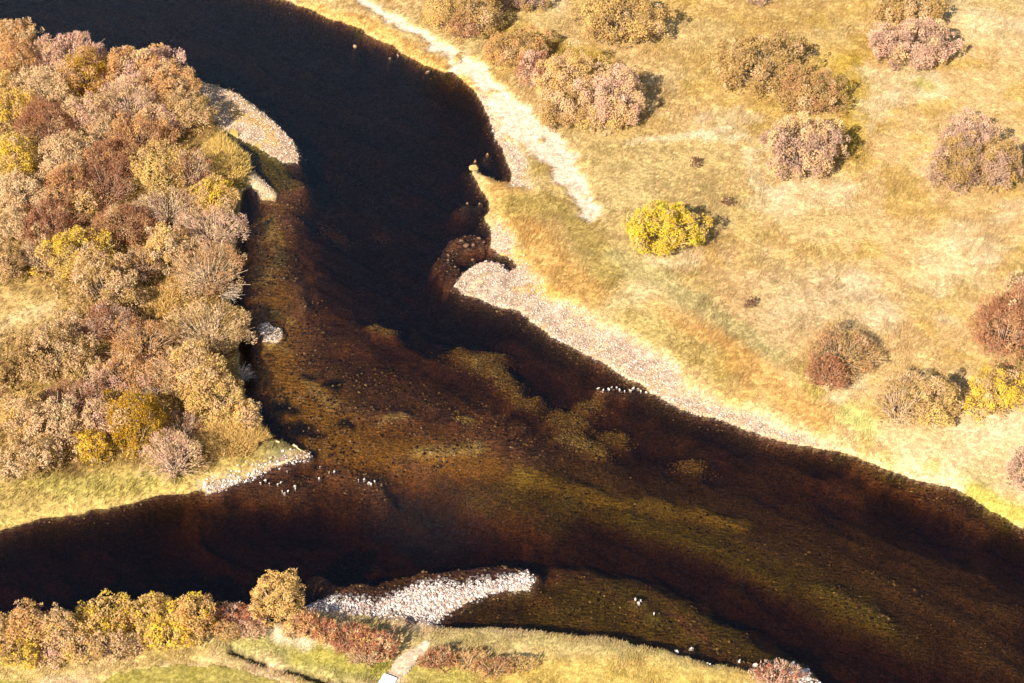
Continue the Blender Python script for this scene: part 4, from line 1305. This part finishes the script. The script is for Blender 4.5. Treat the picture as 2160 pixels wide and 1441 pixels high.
def bed_cobbles(X, Y, s0, s1, cs, name, label, rg):
    z = sample(GZ, X, Y)
    n = len(X)
    sz = s0 + (s1 - s0) * rg.random(n) ** 2
    sc = sz[:, None] * np.stack([rg.uniform(.8, 1.4, n), rg.uniform(.7, 1.1, n), rg.uniform(.35, .6, n)], 1) * 0.5
    a = rg.uniform(0, 6.283, n)
    v = OCT[None] * rg.uniform(0.8, 1.2, (n, 6, 1)) * sc[:, None]
    ca, sa = np.cos(a)[:, None], np.sin(a)[:, None]
    v = np.stack([v[..., 0] * ca - v[..., 1] * sa, v[..., 0] * sa + v[..., 1] * ca, v[..., 2]], -1)
    v += np.stack([X, Y, z + sz * 0.1], 1)[:, None]
    F = (OCF[None] + (np.arange(n) * 6)[:, None, None]).reshape(-1, 3)
    cs = np.array([lin(*c, 0.62) for c in cs])
    C = cs[rg.integers(0, len(cs), n)] * rg.uniform(0.6, 1.3, (n, 1))
    return tag(mesh_obj(name, v.reshape(-1, 3), F, M_STONE, col=np.repeat(C, 6, 0)), label, 'cobbles', kind='stuff')


rg = np.random.default_rng(77)
X, Y = rg.uniform(-half, half, 200000), rg.uniform(near_y, far_y, 200000)
z = sample(GZ, X, Y)
ok = in_frame(X, Y, 20) & (z < -0.12) & (rg.random(len(X)) < 1 - smooth(0.5, 1.3, -z)) & (rg.random(len(X)) < smooth(0.3, 0.65, fbm(X, Y, 2.0, 181)))
X, Y = X[ok][:15000], Y[ok][:15000]
bed_cobbles(X, Y, 0.10, 0.32, [(150, 104, 74), (196, 150, 104), (100, 72, 56), (226, 190, 140), (84, 62, 52), (170, 130, 70)], 'riverbed_cobbles', 'brown and tan cobbles seen through the shallow water', rg)
px_, py_ = [], []
for (u, v, r) in PATCHES:
    c = P(u, v)
    m = int(330 * r * r)
    q = rg.normal(0, 1, (m, 2)) * np.array([r * 0.62, r * 0.36])
    q = q @ np.array([[math.cos(-0.45), math.sin(-0.45)], [-math.sin(-0.45), math.cos(-0.45)]])
    px_.append(c[0] + q[:, 0])
    py_.append(c[1] + q[:, 1])
bed_cobbles(np.concatenate(px_), np.concatenate(py_), 0.09, 0.24, [(240, 210, 150), (226, 192, 126), (206, 172, 110), (170, 138, 86)], 'riverbed_cobbles', 'pale yellow stone patches scattered down the middle of the river bed', rg)


def icosphere(sub):
    V, F = [tuple(p) for p in ICO], [tuple(f) for f in ICF]
    for _ in range(sub):
        mid, nf = {}, []

        def m(a, b):
            k = (min(a, b), max(a, b))
            if k not in mid:
                p = np.array(V[a]) + np.array(V[b])
                V.append(tuple(p / np.linalg.norm(p)))
                mid[k] = len(V) - 1
            return mid[k]
        for a, b, c in F:
            x, y, z_ = m(a, b), m(b, c), m(c, a)
            nf += [(a, x, z_), (b, y, x), (c, z_, y), (x, y, z_)]
        F = nf
    return np.array(V), np.array(F)


SV2, SF2 = icosphere(2)


def boulder(u, v, size, c, label, group=None):
    rg = np.random.default_rng(int(u * 13 + v))
    p = P(u, v, 0.0)
    zg = ground_z(p[0], p[1])
    V = SV2.copy()
    for _ in range(14):                      # facets cut by random planes
        nrm = unit(rg.normal(size=3))
        d = V @ nrm - rg.uniform(0.45, 0.85)
        V = V - np.where(d > 0, d, 0)[:, None] * nrm * 0.95
    hz = max(size * 0.3, (0.06 - zg) * 0.7)
    V = V * np.array([size * rg.uniform(.5, .75), size * rg.uniform(.35, .5), hz])
    a = rg.uniform(0, 3.14)
    V = np.stack([V[:, 0] * math.cos(a) - V[:, 1] * math.sin(a), V[:, 0] * math.sin(a) + V[:, 1] * math.cos(a), V[:, 2] + hz * 0.72], 1)
    col = np.tile(lin(*c, .62), (len(V), 1)) * rg.uniform(0.85, 1.12, (len(V), 1))
    o = mesh_obj('boulder', V, SF2, M_STONE, col=col, smooth_=True)
    o.location = (p[0], p[1], zg)
    return tag(o, label, 'boulder', group)


br, wh = (176, 132, 92), (240, 220, 205)
boulder(749, 98, 0.55, (190, 150, 110), 'lone pale brown rock in dark water off the upper far bank')
boulder(840, 116, 0.5, (170, 130, 110), 'pinkish rock at the foot of the upper far bank')
boulder(822, 122, 0.4, (190, 150, 110), 'low tan rock in the water beside the pinkish bank rock')
boulder(902, 151, 0.5, (200, 160, 140), 'pale rock at the waterline of the far bank bend')
boulder(1002, 340, 0.5, br, 'small brown rock in the water above the orange grass point')
boulder(1000, 356, 0.95, (205, 170, 110), 'large tan rock at the tip of the small grass point')
boulder(1028, 326, 0.4, br, 'brown rock in the little inlet below the sand strip')
boulder(985, 428, 0.4, (150, 118, 92), 'brownish rock off the orange grass bank')
boulder(1012, 430, 0.4, (150, 118, 92), 'brownish rock close to the orange grass bank')
gb = 'brown rocks in the shallows off the gravel point'
for (u, v, s_) in [(972, 508, .55), (984, 518, .65), (998, 518, .45), (1009, 502, .5), (1020, 511, .45), (955, 529, .35), (945, 538, .4), (946, 549, .45), (998, 547, .4), (960, 562, .4)]:
    boulder(u, v, s_, (136, 102, 78), 'brown rock of the cluster in the shallows off the gravel point', gb)
gw = 'white stones in the water off the near bank'
for (u, v, s_) in [(1340, 1264, .3), (1348, 1271, .4), (1352, 1266, .3), (1380, 1294, .25)]:
    boulder(u, v, s_, wh, 'small white stone of the few in the dark olive water beyond the near bank', gw)
boulder(1560, 1394, 0.34, wh, 'single white stone in the water right of the grassy bank edge')
boulder(1593, 1403, 0.42, wh, 'white stone just left of the reddish bush at the bottom')
boulder(1458, 1368, 0.36, wh, 'upper white stone off the small stone patch')
boulder(1428, 1373, 0.36, wh, 'white stone at the bank left of the small stone patch')
gr = 'row of white stones off the far bank'
for (u, v) in ROW:
    boulder(u, v, rng.uniform(.16, .34), wh, 'white stone of the short row in the water by the far gravel bank', gr)
gi = 'white stones in the water off the lower point of the island'
for (u, v) in TIPROCKS:
    boulder(u, v, rng.uniform(.14, .27), wh, 'white stone scattered in the shallows off the lower point of the island', gi)

# ------------------------------------------------------------------ driftwood
def log(u0, v0, u1, v1, r, mat, label, lift=0.1):
    a, b = P(u0, v0, lift), P(u1, v1, lift)
    a[2] = max(ground_z(a[0], a[1]), -0.02) + r * 0.8
    b[2] = max(ground_z(b[0], b[1]), -0.02) + r * 0.9
    d = b - a
    L = np.linalg.norm(d)
    d /= L
    s = unit(np.cross(d, [0, 0, 1]))
    q = np.cross(s, d)
    rg = np.random.default_rng(int(u0 + v0))
    V, F = [], []
    k, m = 9, 8
    for i in range(k):
        tt = i / (k - 1)
        rr = r * (1.15 - 0.5 * tt) * rg.uniform(0.9, 1.1)
        bend = s * (0.05 * L * math.sin(tt * 3.0)) + q * 0.01
        for j in range(m):
            an = 2 * math.pi * j / m
            V.append(d * L * tt + bend + (s * math.cos(an) + q * math.sin(an)) * rr * rg.uniform(0.9, 1.1))
    for i in range(k - 1):
        for j in range(m):
            F.append((i * m + j, i * m + (j + 1) % m, (i + 1) * m + (j + 1) % m, (i + 1) * m + j))
    F.append(tuple(range(m))[::-1])
    F.append(tuple(range((k - 1) * m, k * m)))
    root = bpy.data.objects.new('driftwood_log', None)
    COL.objects.link(root)
    root.location = tuple(a)
    tag(root, label, 'log')
    mesh_obj('trunk', np.array(V), F, mat, root, smooth_=True)
    st = d * L * 0.6
    e = st + (s * 0.8 + d * 0.5 + q * 0.5) * L * 0.16
    TV, TF = tubes(np.array([st]), np.array([(st + e) / 2]), np.array([e]), np.array([r * 0.5]), np.array([r * 0.25]), rg)
    mesh_obj('branch_stub', TV, TF, mat, root)


log(587, 980, 622, 966, 0.10, M_LOG, 'long pale driftwood log on the lower point of the island')
log(619, 940, 628, 944, 0.10, M_LOG, 'short pale log at the far shore of the island point')
log(583, 935, 591, 938, 0.09, M_LOG, 'short bleached log beside the golden sedge mound')
log(569, 973, 575, 970, 0.10, M_LOG, 'stubby bleached log near the middle of the island point')
log(626, 946, 645, 956, 0.05, M_LOG, 'thin grey branch lying along the outer edge of the island point')
log(857, 1317, 878, 1324, 0.13, M_DARKLOG, 'dark wet log lying on the back of the white beach')

# ------------------------------------------------------------------ footbridge
def box(lo, hi):
    (a, b, c), (d, e, f) = lo, hi
    return [(a, b, c), (d, b, c), (d, e, c), (a, e, c), (a, b, f), (d, b, f), (d, e, f), (a, e, f)]


BF = [(0, 3, 2, 1), (4, 5, 6, 7), (0, 1, 5, 4), (1, 2, 6, 5), (2, 3, 7, 6), (3, 0, 4, 7)]
e0, e1 = P(824, 1425, 1.0), P(790, 1482, 1.0)
zb = max(ground_z(e0[0], e0[1]), ground_z(e1[0], e1[1])) + 0.12
dirv = (e1 - e0)[:2]
Lb = np.linalg.norm(dirv)
root = bpy.data.objects.new('footbridge', None)
COL.objects.link(root)
root.location = (e0[0], e0[1], zb)
root.rotation_euler = (0, 0, math.atan2(dirv[1], dirv[0]))
tag(root, 'pale plank footbridge at the bottom frame edge where the dirt path ends', 'footbridge')
npl, wb = int(Lb / 0.19), 0.52
pm = None
for i in range(npl):
    x0 = i * 0.19
    if pm is None:
        o = mesh_obj('plank', np.array(box((0, -wb, 0.0), (0.186, wb, 0.05))), BF, M_DECK, root)
        pm = o.data
    else:
        o = bpy.data.objects.new('plank', pm)
        COL.objects.link(o)
        o.parent = root
    o.location = (x0, 0, 0)
for s_ in (-1, 1):
    mesh_obj('beam', np.array(box((0.02, s_ * 0.42 - 0.06, -0.3), (npl * 0.19 - 0.02, s_ * 0.42 + 0.06, -0.003))), BF, M_BEAM, root)
